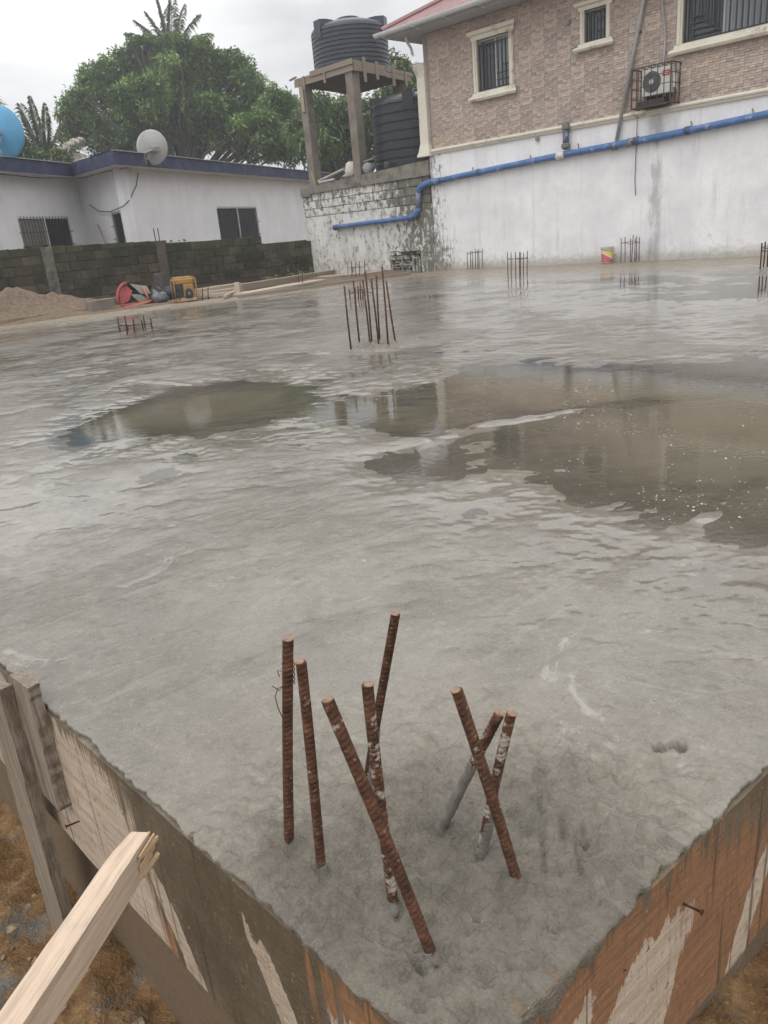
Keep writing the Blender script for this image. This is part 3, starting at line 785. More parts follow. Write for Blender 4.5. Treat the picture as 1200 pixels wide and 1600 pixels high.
for k in range(7):
    x = us * random.uniform(-.030, .036); z = random.choice((.0225, .0245, random.uniform(-.02, .02)))
    mb.bar((x, random.uniform(.03, .075), z), (x + random.uniform(-.006, .006), -random.uniform(.002, .016), z + random.uniform(-.004, .004)), random.uniform(.004, .010), .003)
mb.build('splintered_end', M_SPLINTER, br)
pst = MB().bar((tb[0] + dirb[0] * .42, tb[1] + dirb[1] * .42, -1.0), (tb[0] + dirb[0] * .42, tb[1] + dirb[1] * .42, (tb + dirb * .42)[2] - 0.03), 0.06).build('support_stake', M_TIMBER_OLD)
tag(pst, 'short stake carrying the lower end of the sawn brace', 'stake')
def nail(x, z, ang, sg, label):
    mb = MB().tube([(x, sg * (BT - 0.01), z), (x + 0.003, sg * (BT + 0.032), z + 0.006)], 0.0024, 6).lathe([(0.0055, -.001), (0.0055, .001)], 8, (x + 0.003, sg * (BT + 0.033), z + 0.006), Matrix.Rotation(math.pi / 2, 3, 'X'))
    o = mb.build('nail', M_RUSTD); o.location = (C0[0], C0[1], 0); o.rotation_euler = (0, 0, ang); tag(o, label, 'nail', 'nails in the form boards')
nail(1.245, -0.333, AL, sgnL, 'rusty nail sticking out low on the pale left board')
nail(0.507, -0.116, AR, sgnR, 'bent nail sticking out of the orange right board')
# splinter of raw wood where the boards meet
sp_ = at_depth(664, 1588, 0.86)
mb = MB()
for k in range(5):
    x = (k - 2) * 0.009
    mb.add([(x - .006, -.002, -.03), (x + .006, -.002, -.032), (x + .006, .004, -.03), (x - .006, .004, -.03), (x - .003, 0, .022 - abs(k - 1) * .011), (x + .002, .002, .024 - abs(k - 1) * .012)],
           [(0, 1, 2, 3), (0, 1, 5, 4), (2, 3, 4, 5), (1, 2, 5), (3, 0, 4)])
o = mb.build('wood_splinter', M_SPLINTER); o.location = (C0[0] + NL[0] * .036 + DL[0] * .03, C0[1] + NL[1] * .036 + DL[1] * .03, -0.045); o.rotation_euler = (0.3, 0.1, AL + math.pi)
tag(o, 'raw yellow splinter of wood at the near corner of the boards', 'splinter')

# ================================================================== NEAR COLUMN STARTER BARS
def ribbed(a, b, r, name, mat, parent=None, pitch=0.011, seg=14, ribh=0.0014, rnd=0.0):
    a = np.asarray(a, float); b = np.asarray(b, float); L = np.linalg.norm(b - a); d = (b - a) / L
    x = np.cross(d, [0, 0, 1.0]) if abs(d[2]) < .97 else np.cross(d, [0, 1.0, 0]); x /= np.linalg.norm(x); y = np.cross(d, x)
    n = int(L / 0.0016); s = np.linspace(0, L, n); th = np.arange(seg) * 2 * np.pi / seg
    S, T = np.meshgrid(s, th, indexing='ij')
    ph = (S / pitch + np.where(np.sin(T) > 0, 1, -1) * np.cos(T) * 0.35) % 1.0
    rib = np.exp(-((ph - 0.5) / 0.13) ** 4) * np.clip(np.abs(np.sin(T)) * 1.6 - 0.1, 0, 1)
    lon = np.exp(-((np.abs(np.cos(T)) - 1) / 0.03) ** 2)
    R = r - ribh * 0.5 + ribh * np.maximum(rib, 0.8 * lon) + r * 0.05 * perlin(S * 60 + rnd, T)
    bend = 0.003 * np.sin(S / L * np.pi + rnd)
    P = a + S[..., None] * d + (R * np.cos(T) + bend)[..., None] * x + (R * np.sin(T))[..., None] * y
    F = np.stack([np.arange(n - 1)[:, None] * seg + np.arange(seg)[None, :], np.arange(n - 1)[:, None] * seg + (np.arange(seg)[None, :] + 1) % seg,
                  (np.arange(n - 1)[:, None] + 1) * seg + (np.arange(seg)[None, :] + 1) % seg, (np.arange(n - 1)[:, None] + 1) * seg + np.arange(seg)[None, :]], -1).reshape(-1, 4)
    V_ = P.reshape(-1, 3); c = len(V_)
    V_ = np.concatenate([V_, (b + d * 0.0006 + x * bend[-1, 0])[None, :]])
    top = (n - 1) * seg
    me = bpy.data.meshes.new(name)
    me.from_pydata(V_.tolist(), [], F.tolist() + [(top + k, top + (k + 1) % seg, c) for k in range(seg)])
    sm = [True] * len(F) + [False] * seg
    me.polygons.foreach_set('use_smooth', sm); me.materials.append(mat)
    return link(name, me, parent)
M_CUT = simple('cut_steel_end', (0.23, 0.15, 0.10), 0.6, 0.35, 120)
LAB = ['upright rusty bar with binding wire twisted round it, leftmost of the near starters', 'rusty bar with whitish tip leaning towards the wired bar', 'long rusty bar leaning left out of the hole at the slab corner',
       'white flecked rusty bar crossed by the long leaning bar', 'dark ribbed bar behind the others, tallest tip of the near group', 'rusty bar leaning left across the two grey footed bars',
       'bar leaning right with thick grey mortar up most of its length', 'bar with grey foot and pale flecked top just right of the mortar covered one']
for i, (bp, tp, dy, r, kind, crust) in enumerate(BARS):
    B = on_z(*bp); T = on_y(tp[0], tp[1], B[1] + dy); d = (T - B) / np.linalg.norm(T - B)
    t = thing('rebar', LAB[i], 'rebar', tuple(B), 0, 'column starter bars at the near slab corner')
    mat = {'r': M_RUST, 'w': M_RUSTW, 'w2': M_RUSTW, 'd': M_RUSTD}[kind]
    L = np.linalg.norm(T - B)
    ribbed(-d * 0.10, d * (L - 0.0012), r, 'bar', mat, t, pitch=0.0098 if i % 2 else 0.0092, rnd=i * 1.7)
    q = Vector(d).to_track_quat('Z', 'Y').to_matrix()
    MB().lathe([(r * .96, 0), (r * .99, .0012), (r * .8, .0022)], 14, tuple(d * (L - .0014)), q).build('cut_end', M_CUT, t, False)
    # mortar crust at the foot
    n = 40; cl = max(0.02, crust * L); seg = 14; vs = []; fs = []
    x = np.cross(d, [0, 1.0, 0]); x /= np.linalg.norm(x); y = np.cross(d, x)
    for a in range(n + 1):
        s = -0.02 + (cl + 0.02) * a / n
        fade = 1 - (a / n) ** 3
        for k in range(seg):
            th = 2 * math.pi * k / seg
            nn = float(perlin(np.array([s * 55 + i * 9.0]), np.array([k * 0.9]))[0])
            side = 0.55 + 0.45 * math.cos(th - 2.2)
            rr = r - 0.0004 + fade * (0.0022 * side + 0.0022 * nn) - (0.0016 if a == n else 0) + (0.004 * math.exp(-(s / 0.012) ** 2))
            p = d * s + x * rr * math.cos(th) + y * rr * math.sin(th); vs.append(tuple(p))
    fs = [(a * seg + k, a * seg + (k + 1) % seg, (a + 1) * seg + (k + 1) % seg, (a + 1) * seg + k) for a in range(n) for k in range(seg)]
    MB().add(vs, fs).build('mortar_crust', M_MORTAR, t, True)
    if i == 0:                                  # binding wire
        pts = []
        for a in range(70):
            th = a * 0.42; s = L * 0.80 + 0.0006 * a
            pts.append(tuple(d * s + np.array([math.cos(th), math.sin(th), 0]) * (r + 0.0016)))
        w = MB().tube(pts, 0.0009, 5)
        e = d * (L * 0.80)
        w.tube([tuple(e + np.array(q_)) for q_ in ((-.008, -.004, .0), (-.016, -.01, .002), (-.022, -.012, -.012), (-.020, -.012, -.035), (-.014, -.012, -.058))], 0.0009, 5)
        w.tube([tuple(e + np.array(q_)) for q_ in ((-.008, -.006, .004), (-.014, -.012, -.001), (-.024, -.012, .008))], 0.0009, 5)
        w.tube([tuple(e + np.array(q_)) for q_ in ((-.007, -.006, .03), (-.013, -.010, .034), (-.010, -.012, .024))], 0.0009, 5)
        w.build('binding_wire', M_RUST, t)

# ================================================================== TILED HOUSE AT RIGHT (its frame: x along the wall, y into the house)
house = thing('tiled_house', 'two storey house with stone look tiles above a white base wall and red roof', 'house', tuple(WA), WANG)
S_END = 11.0
def mat_whitewall():
    t = NT('white_painted_render'); p = t.pos('self'); s = t.sepv(p)
    n1 = t.noise(p, 1.3, 6, 0.65); n2 = t.noise(p, 9.0, 6, 0.7); st = t.noise(p, 1.0, 5, 0.65, stretch=(7, 1, 0.7))
    c = t.ramp(n1, [(0.3, (0.66, 0.66, 0.68)), (0.65, (0.84, 0.84, 0.85))])
    c = t.mix(t.rng(st, 0.52, 0.72, 0, 0.45), c, (0.50, 0.50, 0.52))
    # grey wet trail below the air conditioner
    d = t.math('ABSOLUTE', t.math('SUBTRACT', t.math('ADD', s[0], t.math('MULTIPLY', n2, 0.12)), 5.42))
    tr = t.math('MULTIPLY', t.rng(d, 0.20, 0.06), t.rng(t.noise(p, 1.0, 4, 0.6, stretch=(3, 1, 1.4), loc=(2, 0, 0)), 0.40, 0.58))
    c = t.mix(t.math('MULTIPLY', tr, 0.75), c, (0.36, 0.365, 0.375))
    dr = t.math('MULTIPLY', t.rng(s[2], 0.75, 0.0), t.rng(n2, 0.42, 0.72))
    c = t.mix(t.math('MULTIPLY', dr, 0.32), c, (0.38, 0.385, 0.39))
    # black mould in the left end and low down
    lm = t.math('ADD', t.rng(s[0], 1.5, -0.4, 0, 0.36), t.rng(s[2], 1.3, 0.0, 0, 0.10))
    mo = t.math('ADD', t.noise(p, 7.0, 8, 0.78, stretch=(1.6, 1, 0.8)), lm)
    c = t.mix(t.rng(mo, 0.80, 0.92, 0, 0.9), c, t.mix(n2, (0.05, 0.048, 0.04), (0.24, 0.22, 0.17)))
    sp = t.noise(p, 15.0, 3, 0.5, loc=(6, 6, 2))
    c = t.mix(t.rng(sp, 0.745, 0.77, 0, 0.8), c, (0.12, 0.115, 0.11))
    c = t.mix(t.math('MULTIPLY', t.rng(t.math('ADD', s[2], t.math('MULTIPLY', n2, -0.3)), 0.12, -0.12), 0.6), c, (0.26, 0.22, 0.17))
    # hairline cracks
    vo = t.n('ShaderNodeTexVoronoi', feature='DISTANCE_TO_EDGE'); vo.inputs['Scale'].default_value = 0.55
    mpn = t.n('ShaderNodeMapping'); mpn.inputs['Scale'].default_value = (1, 1, 0.55)
    nv3 = t.n('ShaderNodeVectorMath', operation='ADD'); nz3 = t.n('ShaderNodeTexNoise'); nz3.inputs['Scale'].default_value = 3; nz3.inputs['Detail'].default_value = 5
    t.l(p, nz3.inputs[0]); sc3 = t.n('ShaderNodeVectorMath', operation='SCALE'); sc3.inputs['Scale'].default_value = 0.5
    t.l(nz3.outputs['Color'], sc3.inputs[0]); t.l(p, nv3.inputs[0]); t.l(sc3.outputs[0], nv3.inputs[1]); t.l(nv3.outputs[0], mpn.inputs[0]); t.l(mpn.outputs[0], vo.inputs[0])
    c = t.mix(t.math('MULTIPLY', t.rng(vo.outputs['Distance'], 0.004, 0.001), t.rng(n1, 0.54, 0.62, 0, 0.35)), c, (0.25, 0.25, 0.25))
    t.col(c); t.rough(0.7); t.set(Specular_IOR_Level=0.3)
    t.bump(t.math('ADD', t.math('MULTIPLY', n1, 1.5), n2), 0.35, 0.02)
    return t.m
M_WHITE = mat_whitewall()
def sheet_wall(name, x0, x1, z0, z1, depth, mat, parent, holes=()):
    """a wall slab in the x-z plane (front at y=0) with rectangular openings"""
    xs = sorted({x0, x1} | {h[0] for h in holes} | {h[1] for h in holes}); zs = sorted({z0, z1} | {h[2] for h in holes} | {h[3] for h in holes})
    def solid(i, k):
        cx = (xs[i] + xs[i + 1]) / 2; cz = (zs[k] + zs[k + 1]) / 2
        return not any(h[0] < cx < h[1] and h[2] < cz < h[3] for h in holes)
    vs = []; fs = []
    def quad(a, b, c, d):
        n = len(vs); vs.extend([a, b, c, d]); fs.append((n, n + 1, n + 2, n + 3))
    nx, nz_ = len(xs) - 1, len(zs) - 1
    for i in range(nx):
        for k in range(nz_):
            if not solid(i, k): continue
            a, b, c, d = xs[i], xs[i + 1], zs[k], zs[k + 1]
            quad((a, 0, c), (b, 0, c), (b, 0, d), (a, 0, d)); quad((b, depth, c), (a, depth, c), (a, depth, d), (b, depth, d))
            for (ii, kk, q) in ((i - 1, k, ((a, depth, c), (a, 0, c), (a, 0, d), (a, depth, d))), (i + 1, k, ((b, 0, c), (b, depth, c), (b, depth, d), (b, 0, d))),
                                (i, k - 1, ((a, depth, c), (b, depth, c), (b, 0, c), (a, 0, c))), (i, k + 1, ((a, 0, d), (b, 0, d), (b, depth, d), (a, depth, d)))):
                if not (0 <= ii < nx and 0 <= kk < nz_ and solid(ii, kk)): quad(*q)
    return MB().add(vs, fs).build(name, mat, parent)
sheet_wall('base_wall', -0.16, S_END, -1.0, 2.56, 0.30, M_WHITE, house)
WINS = [(1.345, 2.165, 3.585, 4.555), (3.885, 4.345, 3.985, 4.52), (5.80, 7.95, 3.585, 4.62)]
M_BACKER = simple('tile_bedding', (0.30, 0.265, 0.235), 0.85, 0.2, 8)
uw = sheet_wall('upper_wall', -0.16, S_END, 2.562, 4.97, 0.30, M_BACKER, house, WINS)
# the other walls of the house, plain render
M_SIDE = simple('pale_side_render', (0.52, 0.50, 0.47), 0.8, 0.12, 3)
MB().box((-0.16 + 0.15, 4.2, 1.98), (0.296, 7.8, 5.96)).box((S_END / 2, 8.2, 1.98), (S_END, 0.3, 5.96)).box((S_END - 0.15, 4.2, 1.98), (0.296, 7.8, 5.96)).build('outer_wall', M_SIDE, house)
# stone-look ceramic tiles: each tile an object, ledges of different height on its face
def mat_tile():
    t = NT('stone_look_tile'); p = t.pos()
    a = t.n('ShaderNodeAttribute', attribute_name='tone').outputs['Fac']
    oi = t.n('ShaderNodeObjectInfo').outputs['Random']
    n = t.noise(p, 30.0, 5, 0.7); n2 = t.noise(p, 0.8, 4, 0.5)
    c = t.ramp(a, [(0.0, (0.32, 0.25, 0.21)), (0.3, (0.43, 0.34, 0.295)), (0.55, (0.48, 0.365, 0.29)), (0.8, (0.53, 0.445, 0.39)), (1.0, (0.39, 0.34, 0.315))])
    c = t.mix(t.rng(n, 0.4, 0.75, 0, 0.45), c, (0.33, 0.275, 0.245))
    c = t.mix(t.rng(n2, 0.45, 0.7, 0, 0.25), c, (0.46, 0.36, 0.25))
    hs = t.n('ShaderNodeHueSaturation'); t.l(c, hs.inputs['Color']); t.l(t.rng(oi, 0, 1, 0.90, 1.08), hs.inputs['Value']); hs.inputs['Saturation'].default_value = 1.0
    t.col(hs.outputs[0]); t.rough(0.55); t.set(Specular_IOR_Level=0.3)
    t.bump(n, 0.3, 0.004)
    return t.m
M_TILE = mat_tile()
TW, TH = 0.30, 0.25
rr = random.Random(11)
def tile_rects(seed):
    r = random.Random(seed); out = []
    rows = [0.0, 0.045, 0.085, 0.125, 0.17, 0.21, 0.25]
    for k in range(6):
        z0, z1 = rows[k], rows[k + 1]
        cuts = [0.0] + sorted([0.06 + r.random() * 0.08, 0.17 + r.random() * 0.07]) + [TW]
        for c in range(3):
            out.append((cuts[c], cuts[c + 1], z0, z1, r.choice([0.003, 0.004, 0.007, 0.010, 0.013]), r.random()))
    return out
def tile_mesh(rects, name='tile'):
    vs = []; fs = []; tone = []
    for (a, b, c, d, h, tn) in rects:
        e = 0.0022; n = len(vs); a += e / 2; b -= e / 2; c += e / 2; d -= e / 2
        if b - a < 0.006 or d - c < 0.006: continue
        k = 0.003
        vs += [(a, 0.0, c), (b, 0.0, c), (b, 0.0, d), (a, 0.0, d), (a + k, -h, c + k * .4), (b - k, -h, c + k * .4), (b - k, -h * .75, d - k), (a + k, -h * .75, d - k)]
        tone += [tn] * 8
        fs += [(n + 4, n + 5, n + 6, n + 7), (n, n + 1, n + 5, n + 4), (n + 1, n + 2, n + 6, n + 5), (n + 2, n + 3, n + 7, n + 6), (n + 3, n, n + 4, n + 7)]
    if not vs: return None
    me = bpy.data.meshes.new(name); me.from_pydata(vs, [], fs); me.materials.append(M_TILE)
    at = me.attributes.new('tone', 'FLOAT', 'POINT'); at.data.foreach_set('value', tone)
    return me
def rect_minus(r, h):
    a, b, c, d = r[:4]; rest = r[4:]
    if b <= h[0] or a >= h[1] or d <= h[2] or c >= h[3]: return [r]
    o = []
    if a < h[0]: o.append((a, h[0], c, d) + rest)
    if b > h[1]: o.append((h[1], b, c, d) + rest)
    a2, b2 = max(a, h[0]), min(b, h[1])
    if c < h[2]: o.append((a2, b2, c, h[2]) + rest)
    if d > h[3]: o.append((a2, b2, h[3], d) + rest)
    return o
TILES = [tile_rects(s) for s in (1, 5, 9)]
TMESH = [tile_mesh(t_) for t_ in TILES]
nt = 0
for k in range(10):
    z0 = 2.665 + k * TH
    for i in range(29):
        x0 = -0.02 + i * TW
        if nt >= 292: break
        if any(x0 >= h[0] and x0 + TW <= h[1] and z0 >= h[2] and z0 + TH <= h[3] for h in WINS): continue
        v = (i * 2 + k) % 3
        loc = (x0, -0.001, z0)
        cut = [h for h in WINS if not (x0 + TW <= h[0] or x0 >= h[1] or z0 + TH <= h[2] or z0 >= h[3])]
        zmax = 4.965 - z0
        if not cut and zmax >= TH: link('tile', TMESH[v], uw, loc)
        else:
            rs = [q for q in TILES[v]]
            rs = [(q[0], q[1], q[2], min(q[3], zmax)) + q[4:] for q in rs if q[2] < zmax - 0.01]
            for h in cut:
                hh = (h[0] - x0, h[1] - x0, h[2] - z0, h[3] - z0); rs = sum([rect_minus(q, hh) for q in rs], [])
            me = tile_mesh(rs)
            if me is None: continue
            link('tile', me, uw, loc)
        nt += 1
# mouldings
M_CREAM = simple('cream_plaster_trim', (0.66, 0.625, 0.53), 0.6, 0.07, 4, dirt=(0.35, 0.32, 0.27), dirt_amt=0.25, bump=0.1)
def profile_x(prof, x0, x1, mat, name, parent, mitre0=0.0, mitre1=0.0):
    """a moulding: profile of (out, z) swept along x"""
    n = len(prof); vs = []
    for (x, mt) in ((x0, mitre0), (x1, mitre1)):
        for (o, z) in prof: vs.append((x + mt * o, -o, z))
    fs = [(k, (k + 1) % n, n + (k + 1) % n, n + k) for k in range(n)] + [tuple(range(n - 1, -1, -1)), tuple(range(n, 2 * n))]
    o = MB().add(vs, fs); return o.build(name, mat, parent) if name else o
profile_x([(-0.02, 2.55), (0.035, 2.55), (0.045, 2.568), (0.045, 2.588), (0.07, 2.598), (0.078, 2.62), (0.07, 2.645), (0.03, 2.662), (-0.02, 2.662)], -0.15, S_END, M_CREAM, 'moulding', house)
# corner pilaster
def ringbox(mb, cx, w0, w1, z0, z1, o0, o1):
    mb.add([(cx - w0, 0.05, z0), (cx + w0, 0.05, z0), (cx + w0, -o0, z0), (cx - w0, -o0, z0), (cx - w1, 0.05, z1), (cx + w1, 0.05, z1), (cx + w1, -o1, z1), (cx - w1, -o1, z1)],
           [(3, 2, 1, 0), (4, 5, 6, 7), (0, 1, 5, 4), (1, 2, 6, 5), (2, 3, 7, 6), (3, 0, 4, 7)])
pil = MB()
ringbox(pil, -0.21, 0.125, 0.115, 2.80, 4.16, 0.09, 0.085)
pilo = pil.build('pilaster', M_CREAM, house)
pb_ = MB(); ringbox(pb_, -0.22, 0.19, 0.18, 2.53, 2.60, 0.15, 0.14); ringbox(pb_, -0.215, 0.17, 0.125, 2.601, 2.80, 0.13, 0.092); pb_.build('pilaster_base', M_CREAM, pilo)
pc_ = MB()
for k, (w, z) in enumerate(((0.135, 4.162), (0.155, 4.225), (0.175, 4.29), (0.165, 4.352))): ringbox(pc_, -0.21, w - .012, w, z, z + 0.06, 0.09 + .015 * k, 0.105 + .015 * k)
pc_.build('pilaster_capital', M_CREAM, pilo)
MB().box((-0.37, 0.0, 4.435), (0.26, 0.10, 0.035)).build('green_ledge', simple('green_tinted_strip', (0.24, 0.33, 0.27), 0.5), pilo)
# windows
M_ALU = simple('white_aluminium', (0.62, 0.64, 0.66), 0.35, 0.06, 8)
M_IRON = simple('dark_painted_iron', (0.035, 0.038, 0.042), 0.45, 0.3, 20)
def glass(name, c, rough=0.04):
    t = NT(name); t.col(c); t.rough(rough); t.set(Specular_IOR_Level=0.7); return t.m
M_GLASS = glass('dark_window_glass', (0.055, 0.062, 0.07))
M_GLASSL = glass('pale_window_glass', (0.26, 0.28, 0.31), 0.12)
def window_right(h, tw, grille):
    x0, x1, z0, z1 = h
    w = bpy.data.objects.new('window', None); COL.objects.link(w); w.parent = house; w.empty_display_size = .2
    tr = MB()
    # flared surround: top and sill stand out beyond the jambs
    prof_top = [(-0.01, z1), (0.045, z1), (0.055, z1 + tw * .45), (0.10, z1 + tw * .6), (0.11, z1 + tw), (-0.01, z1 + tw)]
    prof_sil = [(-0.01, z0 - tw), (0.10, z0 - tw), (0.125, z0 - tw * .75), (0.11, z0 - tw * .5), (0.055, z0 - tw * .35), (0.045, z0), (-0.01, z0)]
    profile_x(prof_top, x0 - tw * .55, x1 + tw * .55, M_CREAM, 'lintel_trim', w, -1.0, 1.0)
    profile_x(prof_sil, x0 - tw * .55, x1 + tw * .55, M_CREAM, 'sill', w, -1.0, 1.0)
    for (a, b) in ((x0 - tw * .62, x0), (x1, x1 + tw * .62)):
        mb = MB()
        mb.box(((a + b) / 2, -0.018, (z0 + z1) / 2), (b - a, 0.05, z1 - z0 - .002)); mb.box(((a * .6 + b * .4) if a < x0 else (a * .4 + b * .6), -0.052, (z0 + z1) / 2), ((b - a) * .5, 0.014, z1 - z0 - .002))
        mb.build('jamb_trim', M_CREAM, w)
    fr = MB(); yy = 0.10; t_ = 0.028
    fr.box(((x0 + x1) / 2, yy, z1 - t_ / 2), (x1 - x0, .05, t_)).box(((x0 + x1) / 2, yy, z0 + t_ / 2), (x1 - x0, .05, t_))
    mids = [(x0 + x1) / 2] if x1 - x0 < 1.2 else [x0 + 0.66, x0 + 1.40]
    for x in [x0 + t_ / 2, x1 - t_ / 2] + mids: fr.box((x, yy, (z0 + z1) / 2), (t_, .046, z1 - z0 - 2 * t_))
    fr.build('frame', M_ALU, w)
    edges = [x0] + mids + [x1]
    for k in range(len(edges) - 1):
        MB().box(((edges[k] + edges[k + 1]) / 2, yy + .012 + .012 * (k % 2), (z0 + z1) / 2), (edges[k + 1] - edges[k] - t_, .006, z1 - z0 - 2 * t_)).build('pane', M_GLASSL if (k % 2) else M_GLASS, w)
    g = MB()
    for (a, b) in grille:
        g.bar((x0 + a[0] * (x1 - x0), 0.045, z0 + a[1] * (z1 - z0)), (x0 + b[0] * (x1 - x0), 0.045, z0 + b[1] * (z1 - z0)), .022, .022, (0, 1, 0))
    g.build('grille', M_IRON, w)
    return w
V_ = lambda x, a=.03, b=.92: ((x, a), (x, b))
H_ = lambda z, a=0.02, b=.98: ((a, z), (b, z))
window_right(WINS[0], 0.165, [H_(.04), H_(.90), V_(.03), V_(.13), V_(.24), V_(.35), V_(.47), V_(.60), V_(.72), V_(.83), V_(.97), H_(.30, .55, .97), H_(.17, .55, .97), H_(.44, .72, .97), ((.22, .86), (.46, .80)), ((.24, .70), (.44, .66))])
window_right(WINS[1], 0.13, [H_(.05), H_(.92), V_(.05), V_(.2), V_(.35), V_(.52), V_(.68), V_(.82), V_(.95), H_(.3, .5, .95), H_(.66, .5, .95)])
G3 = [H_(.03), H_(.97)] + [V_(x, .03, .97) for x in (.01, .055, .30, .36, .41, .455, .50, .545, .59, .635, .66, .99)]
G3 += [V_(x, .30 - .07 * k, .97) for k, x in enumerate((.115, .165, .215, .255))]
G3 += [H_(.10 + .09 * k, .055, .30 - .05 * k) for k in range(4)]
G3 += [H_(.30 + .09 * k, .66 + .04 * k, .97) for k in range(4)] + [V_(.70 + .05 * k, .03, .30 + .09 * k) for k in range(5)]
window_right(WINS[2], 0.16, G3)
# dark room boxes behind the openings
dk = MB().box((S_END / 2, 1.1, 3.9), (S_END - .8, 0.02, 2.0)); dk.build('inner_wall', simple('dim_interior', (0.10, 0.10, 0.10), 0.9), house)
# roof, soffit, gutter
M_ROOF = NT('red_roof_sheet'); p_ = M_ROOF.pos('self'); nn_ = M_ROOF.noise(p_, 3.0, 5, .6)
M_ROOF.col(M_ROOF.ramp(nn_, [(0.3, (0.20, 0.088, 0.088)), (0.7, (0.275, 0.135, 0.135))])); M_ROOF.rough(0.4)
OV = 0.55; ZE = 5.02
def hip():
    x0, x1, y0, y1 = -0.16 - OV - .12, S_END + OV, -OV, 8.35 + OV; rz = 2.3; ym = (y0 + y1) / 2; rx = (y1 - y0) / 2
    vs = [(x0, y0, 0), (x1, y0, 0), (x1, y1, 0), (x0, y1, 0), (x0 + rx, ym, rz), (x1 - rx, ym, rz)]
    return vs
hv = hip()
roofp = MB()
def roof_face(corners, n):
    # corrugated sheet laid on a triangle/quad: ribs run up the slope
    a, b, c, d = [Vector(q) for q in corners]
    N = n; vs = []; fs = []
    for i in range(N + 1):
        f = i / N; lo = a.lerp(b, f); hi_ = d.lerp(c, f)
        nrm = (b - a).cross(d - a).normalized() if (d - a).length > 1e-6 else Vector((0, 0, 1))
        lift = nrm * (0.022 if i % 4 in (1, 2) else 0.0)
        vs += [lo + lift, hi_ + lift * .999]
    for i in range(N): fs.append((2 * i, 2 * i + 2, 2 * i + 3, 2 * i + 1))
    roofp.add(vs, fs)
up = [Vector(q) + Vector((0, 0, ZE + 0.10)) for q in hv]
roof_face((up[0], up[1], up[5], up[4]), 160); roof_face((up[3], up[0], up[4], up[4]), 100); roof_face((up[2], up[3], up[4], up[5]), 120); roof_face((up[1], up[2], up[5], up[5]), 80)
rf = roofp.build('roof', M_ROOF.m, house)
MB().tube([up[0] + Vector((0, 0, .03)), up[4] + Vector((0, 0, .05))], 0.07, 8).tube([up[4] + Vector((0, 0, .05)), up[5] + Vector((0, 0, .05))], .07, 8).build('ridge_cap', M_ROOF.m, rf)
M_SOFFIT = simple('grey_soffit', (0.40, 0.41, 0.43), 0.7, 0.08, 3)
x0, x1, y0, y1 = hv[0][0], hv[1][0], hv[0][1], hv[2][1]
sf_ = MB().prism([(x0 + .04, y0 + .04), (x1, y0 + .04), (x1, y1), (x0 + .04, y1)], ZE - 0.045, ZE - 0.02)
sf_.box(((x0 + x1) / 2, y0 + .055, ZE + .045), (x1 - x0 - .06, .025, .125)).box((x0 + .055, (y0 + y1) / 2, ZE + .045), (.025, y1 - y0 - .14, .125))
sf_.build('soffit', M_SOFFIT, house)
M_GUT = simple('white_pvc_gutter', (0.60, 0.62, 0.63), 0.35, 0.08, 3)
gp = []
for k in range(10):
    a = math.pi * k / 9; gp.append((0.075 * math.cos(math.pi - a) , -0.085 * math.sin(a)))
gut = MB(); prof = [(-y0 + .07 + q[0], ZE + .075 + q[1]) for q in gp] + [(-y0 + .07 + q[0] * .88, ZE + .078 + q[1] * .86) for q in gp[::-1]]
gu_ = profile_x(prof, x0 - 0.16, x1, M_GUT, 'gutter', house)
for x in (0.15, 1.0, 1.9, 2.8, 3.7, 4.6, 5.5):
    m_ = MB()
    for k in range(9):
        a = math.pi * k / 8; b = math.pi * (k + 1) / 8
        m_.bar((x, y0 - .07 - .082 * math.cos(a), ZE + .075 - .093 * math.sin(a)), (x, y0 - .07 - .082 * math.cos(b), ZE + .075 - .093 * math.sin(b)), .03, .006, (1, 0, 0))
    m_.bar((x, y0 + .01, ZE - .03), (x + .02, y0 + .10, ZE - .05), .02).build('gutter_bracket', M_GUT, gu_)
MB().tube([(-0.42, -0.25, ZE - .05), (-0.42, -0.22, ZE - .14), (-0.40, -0.12, ZE - .26), (-0.40, -.08, ZE - .40)], .03, 8).build('downspout', M_GUT, house)
# little wall vents
for (px_, py_) in ((890, 35), (841, 217)):
    s_, z_ = wall_sz(px_, py_)
    MB().tube([(s_, .02, z_), (s_, -.07, z_ - .01)], .035, 8).lathe([(.045, 0), (.045, .01)], 8, (s_, -.03, z_), Matrix.Rotation(math.pi / 2, 3, 'X')).build('vent_pipe', simple('grey_vent', (0.25, .25, .24), .6), house)

# ------------------------------------------------------------------ things fixed on the wall
def wthing(name, label, cat, group=None): return thing(name, label, cat, tuple(WA), WANG, group)
M_BLUE = simple('faded_blue_pvc', (0.075, 0.155, 0.34), 0.5, 0.25, 6, dirt=(0.45, 0.46, 0.48), dirt_amt=0.22)
M_BLUED = simple('dark_blue_pvc', (0.06, 0.085, 0.16), 0.6, 0.3, 10, dirt=(0.3, 0.3, 0.3), dirt_amt=0.3)
pw = wthing('drain_pipe', 'long blue plastic drain pipe sloping across the white wall and stepping down at left', 'pipe')
PO = 0.085
pts = [wall_sz(1230, 172, PO), wall_sz(1200, 178, PO), wall_sz(1040, 212, PO), wall_sz(884, 241, PO), wall_sz(720, 275, PO), wall_sz(688, 282, PO)]
s_, z_ = pts[0]; pts[0] = (s_ + 1.2, z_ + .03)
L3 = lambda q: (q[0], -PO, q[1])
R_ = 0.062
MB().tube([L3(q) for q in pts], R_, 12).build('pipe', M_BLUE, pw, True)
e0 = wall_sz(688, 282, PO); e1 = wall_sz(654, 300, PO); e2 = wall_sz(653, 325, PO); e3 = wall_sz(640, 340, PO); e4 = wall_sz(524, 355, PO)
